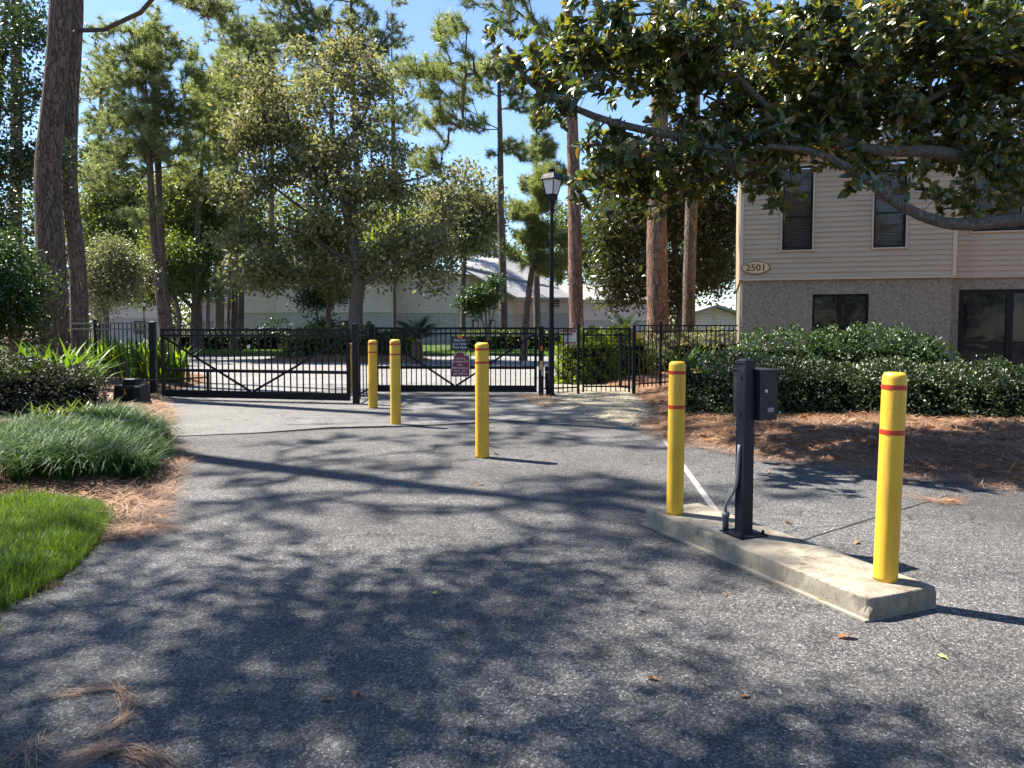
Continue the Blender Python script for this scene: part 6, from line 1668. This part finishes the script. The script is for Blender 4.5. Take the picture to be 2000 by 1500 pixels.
# ------------------------------------------------------------------ strappy plants, liriope, palms
rng = np.random.default_rng(300)
def strap_clump(name, label, x, y, n, L, W, mat, seed, group=None, z=0.08, a1=(1.0, 2.0), rows=7, base=0.12, cat='plant', a0=(0.05, 0.5), wind=None):
    rng = np.random.default_rng(seed)
    az = rng.uniform(0, 2 * math.pi, n)
    P = np.stack([x + rng.normal(size=n) * base, y + rng.normal(size=n) * base, np.full(n, z)], 1)
    mb = MB(); straps(mb, P, az, rng.uniform(*L, n), rng.uniform(*W, n), rng.uniform(*a0, n), rng.uniform(*a1, n), rows)
    o = make(name, mb, M[mat], loc=(x, y, z)); return tag(o, label, cat, group)
ag = 'strap-leaved clumps in the left bed'
for k, (px, d_, lab) in enumerate([(-15, 13.6, 'strap-leaved clump at the left edge above the dark shrub mound'), (40, 13.4, 'tall bright strap-leaved clump behind the dark shrub mound'), (82, 13.2, 'arching strap-leaved clump before the leaning pine trunk'), (115, 13.0, 'strap-leaved clump arching towards the gate opener'), (140, 13.4, 'rightmost strap-leaved clump by the left fence')]):
    q = A2(px, d_); strap_clump('lily_clump', lab, q[0], q[1], 95, (0.85, 1.5), (0.04, 0.07), 'strap', 310 + k, ag, a1=(0.9, 2.1), base=0.16, z=0.12)
for k, (px, d_, lab) in enumerate([(205, 20.2, 'first bright broad-leaved clump behind the left fence'), (232, 20.6, 'second bright broad-leaved clump behind the left fence'), (262, 20.2, 'third bright broad-leaved clump behind the left fence'), (290, 19.8, 'bright broad-leaved clump behind the left gate post'), (325, 19.4, 'bright broad-leaved clump behind the hinge end of the left gate'), (190, 21.5, 'bright broad-leaved clump beside the second trunk')]):
    q = A2(px, d_); strap_clump('ginger_clump', lab, q[0], q[1], 75, (0.7, 1.35), (0.07, 0.12), 'ginger', 330 + k, 'broad-leaved clumps behind the left fence', a1=(0.4, 1.3), base=0.22, a0=(0.0, 0.35))
for k, (px, py, d_, n_, lab) in enumerate([(1340, 745, 12.6, 34, 'small bright strap plant at the left end of the clipped hedge'), (1385, 700, 15.0, 30, 'small strap plant between the hedge and the right fence')]):
    q = A2(px, d_); strap_clump('lily_clump', lab, q[0] - 0.05, q[1], n_, (0.5, 0.95), (0.03, 0.05), 'strap', 350 + k, ag, a1=(0.7, 1.9), z=0.55 if k == 0 else 0.35, base=0.08)
strap_clump('low_fern', 'low green plant in front of the dark shrub mound', *A2(128, 11.2), 160, (0.25, 0.5), (0.02, 0.04), 'leaf_mid', 360, None, a1=(1.0, 2.0), base=0.3, z=0.08)
# liriope border: one continuous mass of grass-like leaves
lir = np.array([tuple(G(*p)) for p in [(-160, 900), (0, 880), (120, 868), (200, 850), (255, 838), (300, 858), (318, 890), (312, 920), (280, 948), (200, 958), (100, 962), (0, 968), (-160, 975)]])
cl = poly_area_points(rng, lir, 175)
ncl, per = len(cl), 125
az = rng.uniform(0, 2 * math.pi, ncl * per)
P = np.repeat(np.concatenate([cl, np.maximum(bed_height(LB, cl, 0.13, 0.22, 0.012, 1.0), 0)[:, None]], 1), per, 0)
P[:, :2] += rng.normal(size=(len(P), 2)) * 0.055
n = len(P)
mb = MB(); straps(mb, P, az, rng.uniform(0.28, 0.60, n), rng.uniform(0.006, 0.012, n), rng.uniform(0.05, 0.55, n), rng.uniform(1.6, 2.9, n), 5)
tag(make('liriope_border', mb, M['liriope']), 'mass of arching grass-like leaves bordering the left bed', 'ground cover', kind='stuff')
# sago palm and fan palms
def sago(x, y, z, n, L, seed, label, name='sago_palm', mat='palm', trunk_h=0.6, group=None):
    rng = np.random.default_rng(seed)
    t = thing(name, label, 'palm', (x, y, 0), group)
    make('trunk', MB().lathe((x, y, 0), [(0.2, -0.1), (0.24, 0.2), (0.22, trunk_h), (0.1, trunk_h + 0.12)], 14), M['bark_pine'], t)
    mb = MB(); lf = MB()
    for k in range(n):
        az = rng.uniform(0, 6.283); a0 = rng.uniform(0.1, 1.1); a1 = a0 + rng.uniform(0.6, 1.1); m = 12
        ang = np.linspace(a0, a1, m); st = L * rng.uniform(0.8, 1.1) / m
        h = np.cumsum(np.sin(ang)) * st; v = np.cumsum(np.cos(ang)) * st
        pts = np.stack([x + h * math.cos(az), y + h * math.sin(az), z + v], 1)
        mb.tube(pts, np.linspace(0.014, 0.004, m), 5)
        T = unit(np.gradient(pts, axis=0)); S = np.array([-math.sin(az), math.cos(az), 0])
        pp_ = np.repeat(pts[1:], 3, 0) + np.repeat(T[1:], 3, 0) * (np.tile([0, .33, .66], m - 1) * st)[:, None]; TT = np.repeat(T[1:], 3, 0)
        wl2 = np.repeat(np.sin(np.linspace(0.35, 2.9, m - 1)), 3) * 0.24 * L
        for sg_ in (-1, 1):
            A = unit(S * sg_ + TT * 0.6 + np.array([0, 0, 0.25]))
            scatter(lf, (np.array([[-.03, 0, 0], [.03, 0, 0], [.012, 1, -.1], [-.012, 1, -.1]]), np.array([[0, 1, 2, 3]])), pp_, A, np.tile([0, 0, 1.0], (len(A), 1)), wl2, 1.6)
    make('stems', mb, M[mat], t); make('fronds', lf, M[mat], t)
q = at(815, 690, 31.0); sago(q[0], q[1], 0.95, 34, 1.25, 401, 'dark sago palm on the island behind the right gate', trunk_h=0.8)
q = at(1222, 690, 27.0); sago(q[0], q[1], 1.1, 22, 1.1, 402, 'green palm behind the pedestrian gate by the thick trunk', 'small_palm', trunk_h=0.9)

# ------------------------------------------------------------------ litter on the paving
def fallen_leaf(px, py, size, mat, label, seed, z=0.0, group='fallen leaves on the paving'):
    rng = np.random.default_rng(seed)
    p_ = gp(px, py, z)
    mb = MB(); a = rng.uniform(0, 6.283)
    T = (LEAF8[0] * np.array([1.0, 1.0, 1.0]) + np.array([[0, 0, 0.10 + 0.10 * math.sin(k * 1.7 + seed)] for k in range(8)]), LEAF8[1])
    scatter(mb, T, np.array([p_ + [0, 0, 0.004]]), np.array([[math.cos(a), math.sin(a), 0.05]]), np.array([[0.1, 0.1, 1.0]]), np.array([size]), 1.1)
    return tag(make('fallen_leaf', mb, M[mat], loc=p_), label, 'leaf', group)
fallen_leaf(1672, 1246, 0.10, 'dry_leaf', 'curled brown leaf below the near corner of the island', 1)
fallen_leaf(848, 1166, 0.07, 'yellow_leaf', 'pale yellow-green leaf in the middle of the driveway', 2)
fallen_leaf(1446, 1365, 0.05, 'dry_leaf', 'small orange-brown leaf low right on the asphalt', 3)
fallen_leaf(1262, 1326, 0.06, 'dry_leaf', 'thin brown leaf right of the bottom centre', 4)
fallen_leaf(690, 1350, 0.06, 'dry_leaf', 'brown leaf left of the bottom centre, upper of two', 5)
fallen_leaf(652, 1368, 0.055, 'dry_leaf', 'brown leaf left of the bottom centre, lower of two', 6)
fallen_leaf(945, 946, 0.09, 'dry_leaf', 'dark leaf just in front of the lone middle bollard', 7)
fallen_leaf(972, 889, 0.10, 'dry_leaf', 'pale brown leaf beside the foot of the lone middle bollard', 8)
fallen_leaf(1592, 1172, 0.06, 'yellow_leaf', 'yellowish leaf against the near side of the island', 9)
fallen_leaf(1532, 1022, 0.07, 'dry_leaf', 'orange leaf on the asphalt behind the keypad post', 10)
fallen_leaf(1670, 1064, 0.08, 'dry_leaf', 'dark leaf behind the near bollard of the island', 11)
fallen_leaf(1418, 1166, 0.05, 'dry_leaf', 'small orange leaf left of the island in the shade', 12)
fallen_leaf(1830, 1282, 0.05, 'yellow_leaf', 'small pale leaf right of the island end', 13)
fallen_leaf(1845, 980, 0.13, 'dry_leaf', 'large pale brown leaf at the straw edge behind the near bollard', 14)
fallen_leaf(1500, 922, 0.10, 'dry_leaf', 'brown leaf at the bed edge right of the keypad post', 15)
def straw_clump(pts, n, seed, label, w=0.035, L=(0.14, 0.26)):
    rng = np.random.default_rng(seed)
    Q = smooth_path([gp(px, py) for px, py in pts], 40)
    i = rng.integers(0, len(Q) - 1, n)
    T = unit(np.gradient(Q, axis=0))[i]
    az = np.arctan2(T[:, 1], T[:, 0]) + rng.normal(size=n) * 0.24 + np.where(rng.random(n) < 0.5, math.pi, 0)
    P = Q[i] + np.concatenate([rng.normal(size=(n, 2)) * w, (0.004 + np.abs(rng.normal(size=n)) * 0.010)[:, None]], 1)
    mb = MB(); straps(mb, P, az, rng.uniform(*L, n), np.full(n, 0.0022), rng.uniform(1.4, 1.56, n), rng.uniform(1.5, 1.8, n), 4)
    return tag(make('pine_straw_clump', mb, M['straw_needle'], loc=Q[len(Q) // 2]), label, 'pine straw', 'clumps of pine straw on the asphalt')
straw_clump([(125, 1362), (175, 1352), (225, 1350), (246, 1370), (245, 1395), (230, 1415), (205, 1428)], 200, 501, 'hooked clump of brown pine straw at the lower left', 0.012, (0.07, 0.13))
straw_clump([(140, 1500), (190, 1475), (240, 1470), (300, 1492), (320, 1505)], 330, 502, 'broad clump of brown pine straw at the bottom left edge', 0.025, (0.08, 0.16))
straw_clump([(228, 1048), (262, 1038), (300, 1030), (325, 1035)], 300, 503, 'clump of brown pine straw beside the lawn corner', 0.03)
straw_clump([(1800, 975), (1840, 982), (1870, 976)], 220, 504, 'scrap of pine straw on the sunny paving behind the near bollard', 0.05)
straw_clump([(15, 1490), (45, 1470), (60, 1495)], 90, 505, 'few pine needles in the bottom left corner', 0.03, (0.08, 0.15))
